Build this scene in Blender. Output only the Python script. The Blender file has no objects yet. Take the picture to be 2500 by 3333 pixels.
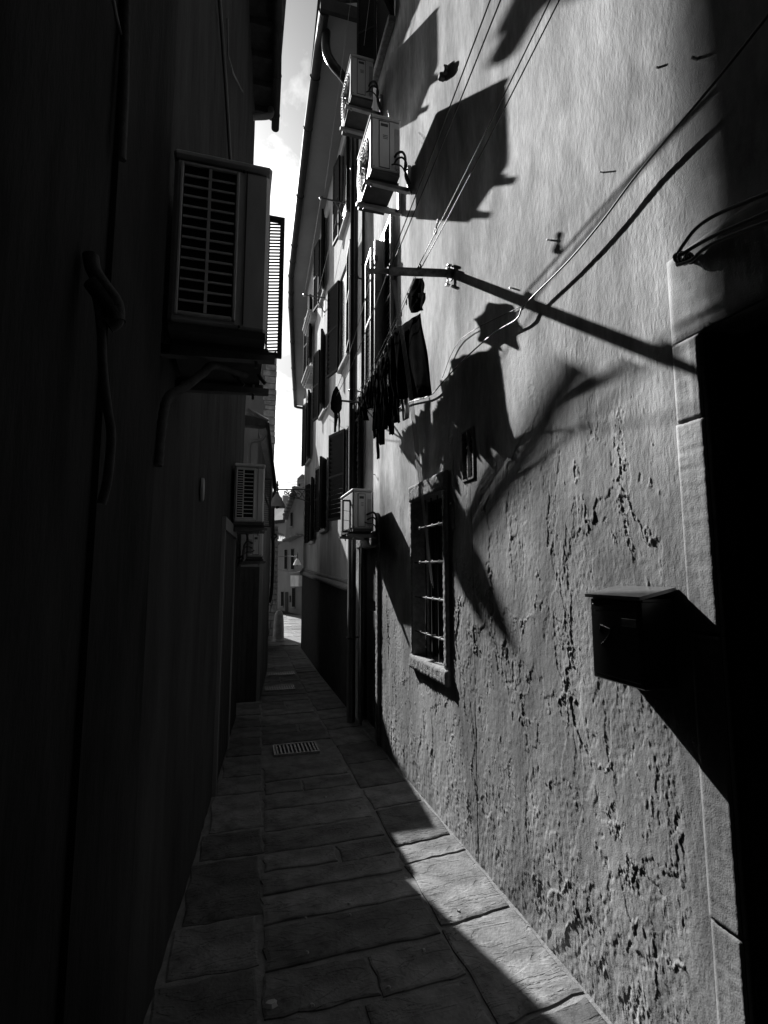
import bpy, math, random
import numpy as np
from mathutils import Vector, Matrix
random.seed(7)
R = math.radians
C = bpy.context.scene.collection
S = bpy.context.scene

# ------------------------------------------------------------------ camera
FPX, W0, H0 = 1700.0, 2500.0, 3333.0
PITCH = math.atan(199 / FPX)
YAW = math.atan((1250 - 765) * math.cos(PITCH) / FPX)
EYE = 1.6
cam_d = bpy.data.cameras.new('camera')
cam = bpy.data.objects.new('camera', cam_d)
C.objects.link(cam)
cam.location = (0, 0, EYE)
cam.rotation_euler = (R(90) + PITCH, 0, -YAW)
cam_d.sensor_fit = 'VERTICAL'
cam_d.sensor_height = 24.0
cam_d.lens = 24.0 * FPX / H0
cam_d.clip_start = 0.02
cam_d.clip_end = 2000
S.camera = cam

# ------------------------------------------------------------------ sky, sun, exposure
SUN_EL, SUN_AZ = R(35.0), R(-14.0)          # azimuth measured from +Y towards +X
wd = bpy.data.worlds.new('World'); S.world = wd; wd.use_nodes = True
nt = wd.node_tree; nt.nodes.clear()
out = nt.nodes.new('ShaderNodeOutputWorld'); bg = nt.nodes.new('ShaderNodeBackground')
sky = nt.nodes.new('ShaderNodeTexSky'); sky.sky_type = 'NISHITA'; sky.sun_disc = False
sky.sun_elevation = SUN_EL; sky.sun_rotation = SUN_AZ
sky.air_density = 0.7; sky.dust_density = 1.0
bw = nt.nodes.new('ShaderNodeSeparateColor')     # black and white film behind a red filter: the sky's red light only
tc = nt.nodes.new('ShaderNodeTexCoord')
mp = nt.nodes.new('ShaderNodeMapping'); mp.inputs['Scale'].default_value = (1, 1, 1.8)
n1 = nt.nodes.new('ShaderNodeTexNoise'); n1.inputs['Scale'].default_value = 3.6
n1.inputs['Detail'].default_value = 9; n1.inputs['Roughness'].default_value = 0.62; n1.inputs['Distortion'].default_value = 0.25
rp = nt.nodes.new('ShaderNodeMapRange'); rp.inputs['From Min'].default_value = 0.44; rp.inputs['From Max'].default_value = 0.62
rp.inputs['To Min'].default_value = 1.25; rp.inputs['To Max'].default_value = 2.7
mu = nt.nodes.new('ShaderNodeMath'); mu.operation = 'MULTIPLY'
L = nt.links.new
L(tc.outputs['Generated'], mp.inputs['Vector']); L(mp.outputs[0], n1.inputs['Vector'])
L(n1.outputs['Fac'], rp.inputs['Value']); L(sky.outputs[0], bw.inputs[0])
L(bw.outputs[0], mu.inputs[0]); L(rp.outputs[0], mu.inputs[1])
L(mu.outputs[0], bg.inputs['Color']); L(bg.outputs[0], out.inputs[0])
bg.inputs['Strength'].default_value = 0.05

sd = bpy.data.lights.new('sun', 'SUN'); so = bpy.data.objects.new('sun', sd); C.objects.link(so)
sd.energy = 4.9; sd.angle = R(0.55); sd.color = (1, 1, 1)
sdir = Vector((math.cos(SUN_EL) * math.sin(SUN_AZ), math.cos(SUN_EL) * math.cos(SUN_AZ), math.sin(SUN_EL)))
so.rotation_euler = sdir.to_track_quat('Z', 'Y').to_euler()
so.location = (0, 0, 30)
S.view_settings.view_transform = 'Standard'; S.view_settings.look = 'None'
S.view_settings.gamma = 1; S.view_settings.use_curve_mapping = False
S.view_settings.exposure = 1.0
S.render.engine = 'CYCLES'
S.cycles.max_bounces = 5; S.cycles.diffuse_bounces = 1; S.cycles.glossy_bounces = 3
S.cycles.sample_clamp_indirect = 6

# ------------------------------------------------------------------ materials
def mat(name, v, rough=0.85, metal=0.0, var=0.25, ns=6.0, bump=0.0, bs=60.0, streak=False, spec=0.3, bump2=0.0, bs2=8.0, trans=0.0):
    m = bpy.data.materials.new(name); m.use_nodes = True
    t = m.node_tree; b = t.nodes['Principled BSDF']; l = t.links.new
    b.inputs['Roughness'].default_value = rough; b.inputs['Metallic'].default_value = metal
    b.inputs['Specular IOR Level'].default_value = spec
    co = t.nodes.new('ShaderNodeTexCoord')
    vec = co.outputs['Object']
    if streak:
        mpn = t.nodes.new('ShaderNodeMapping'); mpn.inputs['Scale'].default_value = (1, 1, 0.28)
        l(vec, mpn.inputs[0]); svec = mpn.outputs[0]
    else: svec = vec
    n = t.nodes.new('ShaderNodeTexNoise'); n.inputs['Scale'].default_value = ns; n.inputs['Detail'].default_value = 7
    n.inputs['Roughness'].default_value = 0.6
    l(svec, n.inputs['Vector'])
    mr = t.nodes.new('ShaderNodeMapRange'); mr.inputs['From Min'].default_value = 0.3; mr.inputs['From Max'].default_value = 0.7
    mr.inputs['To Min'].default_value = v * (1 - var); mr.inputs['To Max'].default_value = v * (1 + var)
    l(n.outputs['Fac'], mr.inputs['Value']); l(mr.outputs[0], b.inputs['Base Color'])
    last = None
    for (st, sc, vv) in ((bump2, bs2, svec), (bump, bs, svec)):
        if st > 0:
            nn = t.nodes.new('ShaderNodeTexNoise'); nn.inputs['Scale'].default_value = sc; nn.inputs['Detail'].default_value = 6
            nn.inputs['Roughness'].default_value = 0.65
            l(vv, nn.inputs['Vector'])
            bp = t.nodes.new('ShaderNodeBump'); bp.inputs['Strength'].default_value = 1.0; bp.inputs['Distance'].default_value = st
            l(nn.outputs['Fac'], bp.inputs['Height'])
            if last: l(last.outputs[0], bp.inputs['Normal'])
            last = bp
    if last: l(last.outputs[0], b.inputs['Normal'])
    return m

M = {}
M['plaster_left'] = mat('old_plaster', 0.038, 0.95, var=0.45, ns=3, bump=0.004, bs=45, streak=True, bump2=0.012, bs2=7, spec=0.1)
M['plaster_far'] = mat('grey_plaster', 0.17, 0.95, var=0.3, ns=1.3, bump=0.006, bs=25, streak=True, spec=0.1)
M['plaster_c'] = mat('pale_plaster', 0.2, 0.95, var=0.3, ns=2, bump=0.004, bs=25, streak=True, spec=0.1)
M['soffit'] = mat('soffit_render', 0.3, 0.9, var=0.1, ns=2, spec=0.1)
M['stone'] = mat('rough_stone', 0.27, 0.95, var=0.35, ns=30, bump=0.006, bs=110, spec=0.1)
M['pier'] = mat('pier_stone', 0.34, 0.95, var=0.45, ns=7, bump=0.012, bs=20, spec=0.1)
M['dark'] = mat('dark_interior', 0.012, 0.9, spec=0.05)
M['wood'] = mat('dark_wood', 0.03, 0.75, var=0.4, ns=14, bump=0.002, bs=60, streak=True, spec=0.2)
M['shutter'] = mat('dark_shutter_paint', 0.015, 0.7, var=0.2, ns=10, spec=0.15)
M['near_plaster'] = mat('shade_darkened_plaster', 0.022, 0.95, var=0.6, ns=4, bump=0.004, bs=45, streak=True, bump2=0.012, bs2=7, spec=0.1)  # plaster tone lowered to stand in for the deep shade on these walls
M['shutter_grey'] = mat('grey_shutter_paint', 0.2, 0.45, var=0.15, ns=10, spec=0.4)
M['gutter'] = mat('gutter_metal', 0.03, 0.6, 0.0, var=0.3, ns=8, spec=0.15)
M['pipe'] = mat('downpipe_metal', 0.035, 0.33, 0.5, var=0.3, ns=8, spec=0.5)
M['pipe_grey'] = mat('grey_downpipe', 0.12, 0.5, 0.2, var=0.2, ns=8, spec=0.4)
M['ac'] = mat('ac_enamel', 0.5, 0.42, var=0.12, ns=9, streak=True, spec=0.45)
M['ac_old'] = mat('ac_enamel_dirty', 0.5, 0.5, var=0.22, ns=9, streak=True, spec=0.4)
M['ac_base'] = mat('ac_base_pan', 0.05, 0.6, var=0.3, ns=12)
M['bracket'] = mat('galvanised_bracket', 0.3, 0.5, 0.3, var=0.2, ns=15)
M['bracket_old'] = mat('dull_bracket', 0.13, 0.6, 0.2, var=0.3, ns=15)
M['black'] = mat('black_coil', 0.01, 0.7, spec=0.1)
M['steel'] = mat('worn_steel', 0.35, 0.3, 0.9, var=0.4, ns=25)
M['rust'] = mat('flaking_pole', 0.1, 0.7, 0.2, var=0.8, ns=30, bump=0.001, bs=80)
M['cable'] = mat('cable_sheath', 0.05, 0.45, spec=0.5)
M['rope'] = mat('clothes_rope', 0.3, 0.7, spec=0.2)
M['hose'] = mat('pipe_insulation', 0.05, 0.8, var=0.35, ns=30, bump=0.003, bs=90)
M['cloth'] = mat('dark_cloth', 0.010, 1.0, var=0.3, ns=20, bump=0.001, bs=200, spec=0.0)
M['cloth2'] = mat('charcoal_cloth', 0.02, 1.0, var=0.3, ns=20, bump=0.001, bs=200, spec=0.0)
M['cloth_pale'] = mat('pale_cloth', 0.4, 0.9, var=0.2, ns=20)
M['mailbox'] = mat('mailbox_paint', 0.02, 0.28, 0.0, var=0.2, ns=12, spec=0.6)
M['mailbox_lid'] = mat('mailbox_lid_metal', 0.2, 0.33, 0.7, var=0.15, ns=18)
M['plate'] = mat('name_plate', 0.16, 0.4, 0.4)
M['white'] = mat('white_enamel', 0.75, 0.4, var=0.05)
M['tile'] = mat('roof_tile', 0.13, 0.85, var=0.4, ns=9, bump=0.004, bs=30)
M['mortar'] = mat('paving_mortar', 0.19, 0.95, var=0.35, ns=12, bump=0.006, bs=60, spec=0.15)
M['iron'] = mat('cast_iron', 0.2, 0.5, 0.5, var=0.4, ns=40)
M['far_floor'] = mat('street_paving', 0.2, 0.9, var=0.3, ns=1.5, bump=0.01, bs=6)
M['pale_far'] = mat('distant_plaster', 0.22, 0.9, var=0.15, ns=1)

def glass_mat():
    m = bpy.data.materials.new('window_glass'); m.use_nodes = True
    b = m.node_tree.nodes['Principled BSDF']
    b.inputs['Base Color'].default_value = (0.02, 0.02, 0.02, 1); b.inputs['Roughness'].default_value = 0.12
    b.inputs['Specular IOR Level'].default_value = 0.6
    return m
M['glass'] = glass_mat()

def paving_mat():
    m = bpy.data.materials.new('sandstone_slab'); m.use_nodes = True
    t = m.node_tree; b = t.nodes['Principled BSDF']; l = t.links.new
    b.inputs['Roughness'].default_value = 0.75; b.inputs['Specular IOR Level'].default_value = 0.12
    co = t.nodes.new('ShaderNodeTexCoord'); oi = t.nodes.new('ShaderNodeObjectInfo')
    n = t.nodes.new('ShaderNodeTexNoise'); n.inputs['Scale'].default_value = 5; n.inputs['Detail'].default_value = 9; n.inputs['Roughness'].default_value = 0.65
    l(co.outputs['Object'], n.inputs['Vector'])
    mr = t.nodes.new('ShaderNodeMapRange'); mr.inputs['From Min'].default_value = 0.3; mr.inputs['From Max'].default_value = 0.7
    mr.inputs['To Min'].default_value = 0.06; mr.inputs['To Max'].default_value = 0.24
    l(n.outputs['Fac'], mr.inputs['Value'])
    mm = t.nodes.new('ShaderNodeMapRange'); mm.inputs['To Min'].default_value = 0.6; mm.inputs['To Max'].default_value = 1.3
    l(oi.outputs['Random'], mm.inputs['Value'])
    mx = t.nodes.new('ShaderNodeMath'); mx.operation = 'MULTIPLY'; l(mr.outputs[0], mx.inputs[0]); l(mm.outputs[0], mx.inputs[1])
    l(mx.outputs[0], b.inputs['Base Color'])
    # layered cleft relief: stretched contour steps + grain
    mp = t.nodes.new('ShaderNodeMapping'); mp.inputs['Scale'].default_value = (2.2, 6.5, 1)
    l(co.outputs['Object'], mp.inputs[0])
    a = t.nodes.new('ShaderNodeTexNoise'); a.inputs['Scale'].default_value = 1.6; a.inputs['Detail'].default_value = 5; a.inputs['Distortion'].default_value = 1.0
    l(mp.outputs[0], a.inputs['Vector'])
    sc = t.nodes.new('ShaderNodeMath'); sc.operation = 'MULTIPLY'; sc.inputs[1].default_value = 7.0; l(a.outputs['Fac'], sc.inputs[0])
    fr = t.nodes.new('ShaderNodeMath'); fr.operation = 'FRACT'; l(sc.outputs[0], fr.inputs[0])
    pw = t.nodes.new('ShaderNodeMath'); pw.operation = 'POWER'; pw.inputs[1].default_value = 7.0; l(fr.outputs[0], pw.inputs[0])
    b1 = t.nodes.new('ShaderNodeBump'); b1.inputs['Distance'].default_value = 0.0045; l(pw.outputs[0], b1.inputs['Height'])
    g = t.nodes.new('ShaderNodeTexNoise'); g.inputs['Scale'].default_value = 70; g.inputs['Detail'].default_value = 5
    l(co.outputs['Object'], g.inputs['Vector'])
    b2 = t.nodes.new('ShaderNodeBump'); b2.inputs['Distance'].default_value = 0.0035; l(g.outputs['Fac'], b2.inputs['Height']); l(b1.outputs[0], b2.inputs['Normal'])
    g2 = t.nodes.new('ShaderNodeTexNoise'); g2.inputs['Scale'].default_value = 9; g2.inputs['Detail'].default_value = 4
    l(co.outputs['Object'], g2.inputs['Vector'])
    b3 = t.nodes.new('ShaderNodeBump'); b3.inputs['Distance'].default_value = 0.012; l(g2.outputs['Fac'], b3.inputs['Height']); l(b2.outputs[0], b3.inputs['Normal'])
    l(b3.outputs[0], b.inputs['Normal'])
    return m
M['paving'] = paving_mat()

def wall_mat(name, lo, hi, streaks=0.18, zsplit=2.3, low_scale=0.42):
    """painted render: pale above, bare damp-stained coat below a ragged line"""
    m = bpy.data.materials.new(name); m.use_nodes = True
    t = m.node_tree; b = t.nodes['Principled BSDF']; l = t.links.new
    b.inputs['Roughness'].default_value = 0.95; b.inputs['Specular IOR Level'].default_value = 0.08
    g = t.nodes.new('ShaderNodeNewGeometry')
    mp = t.nodes.new('ShaderNodeMapping'); mp.inputs['Scale'].default_value = (1, 1, 0.3); l(g.outputs['Position'], mp.inputs[0])
    n = t.nodes.new('ShaderNodeTexNoise'); n.inputs['Scale'].default_value = 4.2; n.inputs['Detail'].default_value = 8; n.inputs['Roughness'].default_value = 0.62
    l(mp.outputs[0], n.inputs['Vector'])
    n2 = t.nodes.new('ShaderNodeTexNoise'); n2.inputs['Scale'].default_value = 34; n2.inputs['Detail'].default_value = 5; n2.inputs['Roughness'].default_value = 0.7
    l(mp.outputs[0], n2.inputs['Vector'])
    mr = t.nodes.new('ShaderNodeMapRange'); mr.inputs['From Min'].default_value = 0.36; mr.inputs['From Max'].default_value = 0.62
    mr.inputs['To Min'].default_value = lo; mr.inputs['To Max'].default_value = hi; l(n.outputs['Fac'], mr.inputs['Value'])
    m2 = t.nodes.new('ShaderNodeMapRange'); m2.inputs['From Min'].default_value = 0.3; m2.inputs['From Max'].default_value = 0.7
    n2.inputs['Detail'].default_value = 8; m2.inputs['To Min'].default_value = 1 - streaks; m2.inputs['To Max'].default_value = 1 + streaks; l(n2.outputs['Fac'], m2.inputs['Value'])
    mx = t.nodes.new('ShaderNodeMath'); mx.operation = 'MULTIPLY'; l(mr.outputs[0], mx.inputs[0]); l(m2.outputs[0], mx.inputs[1])
    sp = t.nodes.new('ShaderNodeSeparateXYZ'); l(g.outputs['Position'], sp.inputs[0])
    n3 = t.nodes.new('ShaderNodeTexNoise'); n3.inputs['Scale'].default_value = 1.7; n3.inputs['Detail'].default_value = 6; l(g.outputs['Position'], n3.inputs['Vector'])
    ad = t.nodes.new('ShaderNodeMath'); ad.operation = 'MULTIPLY_ADD'; ad.inputs[1].default_value = 2.6; l(n3.outputs['Fac'], ad.inputs[0]); l(sp.outputs['Z'], ad.inputs[2])
    lw = t.nodes.new('ShaderNodeMapRange'); lw.inputs['From Min'].default_value = zsplit + 0.7; lw.inputs['From Max'].default_value = zsplit + 1.9
    lw.inputs['To Min'].default_value = low_scale; lw.inputs['To Max'].default_value = 1.0; l(ad.outputs[0], lw.inputs['Value'])
    my = t.nodes.new('ShaderNodeMath'); my.operation = 'MULTIPLY'; l(mx.outputs[0], my.inputs[0]); l(lw.outputs[0], my.inputs[1])
    st = t.nodes.new('ShaderNodeTexNoise'); st.inputs['Scale'].default_value = 1.5; st.inputs['Detail'].default_value = 9; st.inputs['Roughness'].default_value = 0.68; st.inputs['Distortion'].default_value = 0.6
    l(mp.outputs[0], st.inputs['Vector'])
    sr = t.nodes.new('ShaderNodeMapRange'); sr.inputs['From Min'].default_value = 0.38; sr.inputs['From Max'].default_value = 0.56
    sr.inputs['To Min'].default_value = 1 - streaks * 2.2; sr.inputs['To Max'].default_value = 1.04; l(st.outputs['Fac'], sr.inputs['Value'])
    mz = t.nodes.new('ShaderNodeMath'); mz.operation = 'MULTIPLY'; l(my.outputs[0], mz.inputs[0]); l(sr.outputs[0], mz.inputs[1])
    l(mz.outputs[0], b.inputs['Base Color'])
    s = t.nodes.new('ShaderNodeTexNoise'); s.inputs['Scale'].default_value = 190; s.inputs['Detail'].default_value = 4; l(g.outputs['Position'], s.inputs['Vector'])
    bp = t.nodes.new('ShaderNodeBump'); bp.inputs['Distance'].default_value = 0.0011; l(s.outputs['Fac'], bp.inputs['Height']); l(bp.outputs[0], b.inputs['Normal'])
    return m
M['render'] = wall_mat('weathered_render', 0.48, 0.86)
M['render2'] = wall_mat('pale_render', 0.42, 0.6, streaks=0.08, zsplit=0.5, low_scale=0.8)
M['shade_skirt'] = mat('shade_skirt_dark', 0.04, 0.9, var=0.3, ns=6, bump=0.004, bs=30, spec=0.1)  # dark tone that paints the shade on the lower second house

# ------------------------------------------------------------------ mesh helpers
class MB:
    def __init__(s): s.v = []; s.f = []; s.sm = []
    def add(s, vs, fs, smooth=False):
        o = len(s.v); s.v += [tuple(v) for v in vs]
        s.f += [tuple(i + o for i in f) for f in fs]; s.sm += [smooth] * len(fs); return s
    def box(s, a, b, bev=0.0, mtx=None):
        x0, y0, z0 = [min(p, q) for p, q in zip(a, b)]; x1, y1, z1 = [max(p, q) for p, q in zip(a, b)]
        if bev <= 0:
            vs = [(x0, y0, z0), (x1, y0, z0), (x1, y1, z0), (x0, y1, z0), (x0, y0, z1), (x1, y0, z1), (x1, y1, z1), (x0, y1, z1)]
            fs = [(0, 3, 2, 1), (4, 5, 6, 7), (0, 1, 5, 4), (1, 2, 6, 5), (2, 3, 7, 6), (3, 0, 4, 7)]
        else:
            bev = min(bev, (x1 - x0) * .45, (y1 - y0) * .45, (z1 - z0) * .45)
            vs = []; fs = []; idx = {}
            for ix, (X, dx) in enumerate(((x0, 1), (x1, -1))):
                for iy, (Y, dy) in enumerate(((y0, 1), (y1, -1))):
                    for iz, (Z, dz) in enumerate(((z0, 1), (z1, -1))):
                        for ax in range(3):
                            p = [X + dx * bev, Y + dy * bev, Z + dz * bev]; p[ax] = (X, Y, Z)[ax]
                            idx[(ix, iy, iz, ax)] = len(vs); vs.append(tuple(p))
            I = idx
            for sx in (0, 1):
                fs.append(tuple(I[(sx, a_, b_, 0)] for a_, b_ in ((0, 0), (1, 0), (1, 1), (0, 1))))
                fs.append(tuple(I[(a_, sx, b_, 1)] for a_, b_ in ((0, 0), (1, 0), (1, 1), (0, 1))))
                fs.append(tuple(I[(a_, b_, sx, 2)] for a_, b_ in ((0, 0), (1, 0), (1, 1), (0, 1))))
            for p in (0, 1):
                for q in (0, 1):
                    fs.append((I[(0, p, q, 1)], I[(1, p, q, 1)], I[(1, p, q, 2)], I[(0, p, q, 2)]))
                    fs.append((I[(p, 0, q, 0)], I[(p, 1, q, 0)], I[(p, 1, q, 2)], I[(p, 0, q, 2)]))
                    fs.append((I[(p, q, 0, 0)], I[(p, q, 1, 0)], I[(p, q, 1, 1)], I[(p, q, 0, 1)]))
                    for r_ in (0, 1): fs.append((I[(p, q, r_, 0)], I[(p, q, r_, 1)], I[(p, q, r_, 2)]))
        if mtx is not None: vs = [mtx @ Vector(v) for v in vs]
        return s.add(vs, fs)
    def prism(s, poly, z0, z1):
        n = len(poly); z0s = z0 if hasattr(z0, '__len__') else [z0] * n; z1s = z1 if hasattr(z1, '__len__') else [z1] * n
        vs = [(p[0], p[1], z) for p, z in zip(poly, z0s)] + [(p[0], p[1], z) for p, z in zip(poly, z1s)]
        fs = [tuple(range(n - 1, -1, -1)), tuple(range(n, 2 * n))] + [(i, (i + 1) % n, n + (i + 1) % n, n + i) for i in range(n)]
        return s.add(vs, fs)
    def extr(s, poly3, d):
        n = len(poly3); d = Vector(d); p = [Vector(q) for q in poly3]
        return s.add(p + [q + d for q in p], [tuple(range(n - 1, -1, -1)), tuple(range(n, 2 * n))] + [(i, (i + 1) % n, n + (i + 1) % n, n + i) for i in range(n)])
    def tube(s, pts, r, n=8, cap=True, rib=None):
        P = [Vector(p) for p in pts]; m = len(P); rs = r if hasattr(r, '__len__') else [r] * m
        vs = []; up = None
        for i in range(m):
            t = (P[min(i + 1, m - 1)] - P[max(i - 1, 0)]).normalized()
            if up is None:
                up = Vector((0, 0, 1)) if abs(t.z) < .9 else Vector((1, 0, 0))
            u = t.cross(up)
            if u.length < 1e-4: u = t.cross(Vector((1, 0, 0)))
            u.normalize(); w = u.cross(t).normalized(); up = w
            for k in range(n):
                a = 2 * math.pi * k / n
                vs.append(P[i] + rs[i] * (math.cos(a) * u + math.sin(a) * w))
        fs = [(i * n + k, i * n + (k + 1) % n, (i + 1) * n + (k + 1) % n, (i + 1) * n + k) for i in range(m - 1) for k in range(n)]
        s.add(vs, fs, True)
        if cap:
            o = len(s.v) - len(vs)
            s.f += [tuple(o + k for k in range(n)), tuple(o + (m - 1) * n + k for k in range(n - 1, -1, -1))]; s.sm += [False, False]
        return s
    def ring(s, c, r, rt, axis='x', n=24, k=6):
        pts = []
        for i in range(n + 1):
            a = 2 * math.pi * i / n
            d = {'x': (0, math.cos(a), math.sin(a)), 'y': (math.cos(a), 0, math.sin(a)), 'z': (math.cos(a), math.sin(a), 0)}[axis]
            pts.append(Vector(c) + r * Vector(d))
        return s.tube(pts, rt, k, cap=False)
    def lathe(s, c, prof, n=16):
        vs = []; fs = []
        for (r, z) in prof:
            for k in range(n):
                a = 2 * math.pi * k / n; vs.append((c[0] + r * math.cos(a), c[1] + r * math.sin(a), c[2] + z))
        for i in range(len(prof) - 1):
            for k in range(n): fs.append((i * n + k, i * n + (k + 1) % n, (i + 1) * n + (k + 1) % n, (i + 1) * n + k))
        return s.add(vs, fs, True)
    def build(s, name, m, parent=None, kind=None, local=False):
        me = bpy.data.meshes.new(name)
        off = Vector((0, 0, 0))
        if parent is not None and not local: off = wpos(parent)
        me.from_pydata([tuple(Vector(v) - off) for v in s.v], [], s.f)
        me.polygons.foreach_set('use_smooth', s.sm)
        me.materials.append(m if not isinstance(m, str) else M[m]); me.update()
        o = bpy.data.objects.new(name, me); C.objects.link(o)
        if parent is not None: o.parent = parent
        if kind: o['kind'] = kind
        return o

def wpos(o):
    p = Vector((0, 0, 0))
    while o is not None: p += o.location; o = o.parent
    return p
def thing(name, label, cat, loc, group=None, rz=0):
    o = bpy.data.objects.new(name, None); C.objects.link(o); o.empty_display_size = .1
    o.location = loc; o.rotation_euler = (0, 0, rz); o['label'] = label; o['category'] = cat
    if group: o['group'] = group
    return o
def solo(mb, name, m, label, cat, group=None):
    c = [sum(v[i] for v in mb.v) / len(mb.v) for i in range(3)]
    mb.v = [tuple(v[i] - c[i] for i in range(3)) for v in mb.v]
    o = mb.build(name, m); o.location = c; o['label'] = label; o['category'] = cat
    if group: o['group'] = group
    return o
def copy_tree(o, parent=None):
    c = o.copy(); C.objects.link(c); c.parent = parent
    for ch in o.children: copy_tree(ch, c)
    return c
def structure(o): o['kind'] = 'structure'; return o
def smooth_path(pts, n=8):
    P = [Vector(p) for p in pts]; out_ = []
    for i in range(len(P) - 1):
        a = P[max(i - 1, 0)]; b = P[i]; c = P[i + 1]; d = P[min(i + 2, len(P) - 1)]
        for k in range(n):
            t = k / n
            out_.append(.5 * ((2 * b) + (c - a) * t + (2 * a - 5 * b + 4 * c - d) * t * t + (3 * b - a - 3 * c + d) * t ** 3))
    out_.append(P[-1]); return out_
def ray(px, py):
    r = (px - W0 / 2) / FPX; u = (H0 / 2 - py) / FPX
    f2 = math.cos(PITCH) - u * math.sin(PITCH); u2 = math.sin(PITCH) + u * math.cos(PITCH)
    return Vector((r * math.cos(YAW) + f2 * math.sin(YAW), -r * math.sin(YAW) + f2 * math.cos(YAW), u2))
def onX(px, py, X): d = ray(px, py); return d * (X / d.x) + Vector((0, 0, EYE))
def onY(px, py, Y): d = ray(px, py); return d * (Y / d.y) + Vector((0, 0, EYE))
def onZ(px, py, Z): d = ray(px, py); return d * ((Z - EYE) / d.z) + Vector((0, 0, EYE))

# value noise with numpy
_rng = np.random.RandomState(3)
_T = _rng.rand(512, 512).astype(np.float32)
def vn(u, v):
    iu = np.floor(u).astype(int); iv = np.floor(v).astype(int); fu = u - iu; fv = v - iv
    fu = fu * fu * (3 - 2 * fu); fv = fv * fv * (3 - 2 * fv)
    a = _T[iu % 512, iv % 512]; b = _T[(iu + 1) % 512, iv % 512]; c = _T[iu % 512, (iv + 1) % 512]; d = _T[(iu + 1) % 512, (iv + 1) % 512]
    return (a * (1 - fu) + b * fu) * (1 - fv) + (c * (1 - fu) + d * fu) * fv
def fbm(u, v, o=5, g=.5):
    s = 0; a = 1; t = 0
    for i in range(o): s = s + a * vn(u * 2 ** i + 17.3 * i, v * 2 ** i + 9.1 * i); t += a; a *= g
    return s / t
def sst(x, a, b): t = np.clip((x - a) / (b - a), 0, 1); return t * t * (3 - 2 * t)

def relief_grid(name, ys, zs, wall_x, hfun, holes, m, parent):
    Yg, Zg = np.meshgrid(ys, zs, indexing='ij')
    Xg = wall_x(Yg) - hfun(Yg, Zg)
    ny, nz = len(ys), len(zs)
    co = np.stack([Xg, Yg, Zg], -1).reshape(-1, 3)
    ii, jj = np.meshgrid(np.arange(ny - 1), np.arange(nz - 1), indexing='ij')
    yc = .5 * (Yg[:-1, :-1] + Yg[1:, 1:]); zc = .5 * (Zg[:-1, :-1] + Zg[1:, 1:])
    keep = np.ones_like(yc, bool)
    for (a, b, c, d) in holes: keep &= ~((yc > a) & (yc < b) & (zc > c) & (zc < d))
    i = ii[keep]; j = jj[keep]
    q = np.stack([i * nz + j, i * nz + j + 1, (i + 1) * nz + j + 1, (i + 1) * nz + j], -1)
    off = wpos(parent); co = co - np.array(off)
    me = bpy.data.meshes.new(name); me.vertices.add(len(co)); me.vertices.foreach_set('co', co.astype(np.float32).ravel())
    nq = len(q); me.loops.add(nq * 4); me.loops.foreach_set('vertex_index', q.astype(np.int32).ravel())
    me.polygons.add(nq); me.polygons.foreach_set('loop_start', np.arange(0, nq * 4, 4, dtype=np.int32))
    me.polygons.foreach_set('loop_total', np.full(nq, 4, np.int32)); me.polygons.foreach_set('use_smooth', np.ones(nq, bool))
    me.materials.append(M[m]); me.update(calc_edges=True); me.validate()
    o = bpy.data.objects.new(name, me); C.objects.link(o); o.parent = parent
    return o

WX = 1.345
# =================================================================== GROUND
ground = structure(MB().add([(-300, -300, .003), (300, -300, .003), (300, 300, .003), (-300, 300, .003)], [(0, 1, 2, 3)]).build('ground', 'mortar'))
def slab(x0, x1, y0, y1, th=.03, jit=.012, skew=0.0):
    """one cleft-faced slab, irregular outline, slightly domed and tilted"""
    g = .014; x0 += g * random.random() + .004; x1 -= g * random.random() + .004; y0 += g * random.random() * 1.3 + .004; y1 -= g * random.random() * 1.3 + .004
    out_ = []
    nx, ny = 7, 4
    j = lambda: random.uniform(-jit, jit) * .75
    for k in range(nx): out_.append((x0 + (x1 - x0) * k / nx + (j() if k else 0), y0 + j() + skew * k / nx))
    for k in range(ny): out_.append((x1 + j(), y0 + skew + (y1 - y0) * k / ny))
    for k in range(nx): out_.append((x1 - (x1 - x0) * k / nx, y1 + j() + skew * (1 - k / nx)))
    for k in range(ny): out_.append((x0 + j(), y1 - (y1 - y0) * k / ny))
    n = len(out_); cx = (x0 + x1) / 2; cy = (y0 + y1) / 2
    tx, ty, dz = random.uniform(-.010, .010), random.uniform(-.010, .010), random.uniform(-.003, .002)
    top = lambda x, y, e: (x, y, dz + tx * (x - cx) + ty * (y - cy) - e)
    vs = [(x, y, -.02) for x, y in out_] + [top(x, y, .004) for x, y in out_]
    vs += [top(cx + (x - cx) * .95, cy + (y - cy) * .93, 0) for x, y in out_]
    fs = [(i, (i + 1) % n, n + (i + 1) % n, n + i) for i in range(n)] + [(n + i, n + (i + 1) % n, 2 * n + (i + 1) % n, 2 * n + i) for i in range(n)]
    fs.append(tuple(range(2 * n, 3 * n)))
    mb = MB(); mb.add([(x - cx, y - cy, z) for x, y, z in vs], fs)
    o = mb.build('paving_stone', 'paving', ground, local=True); o.location = (cx, cy, .012)
    return o
def leftx(y):
    P = [(-3, -.5), (.6, -.40), (2.8, -.214), (4.62, -.07), (7.64, .03), (8.9, .085), (12.3, .745), (12.9, .8)]
    for (a, b), (c, d) in zip(P, P[1:]):
        if y <= c: return b + (d - b) * (y - a) / (c - a)
    return .8
def jl(y): return .02 + .055 * y if y < 4 else .24 + .04 * (y - 4)
def jr(y): return .945 if y < 6 else .945 + .02 * (y - 6)
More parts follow.
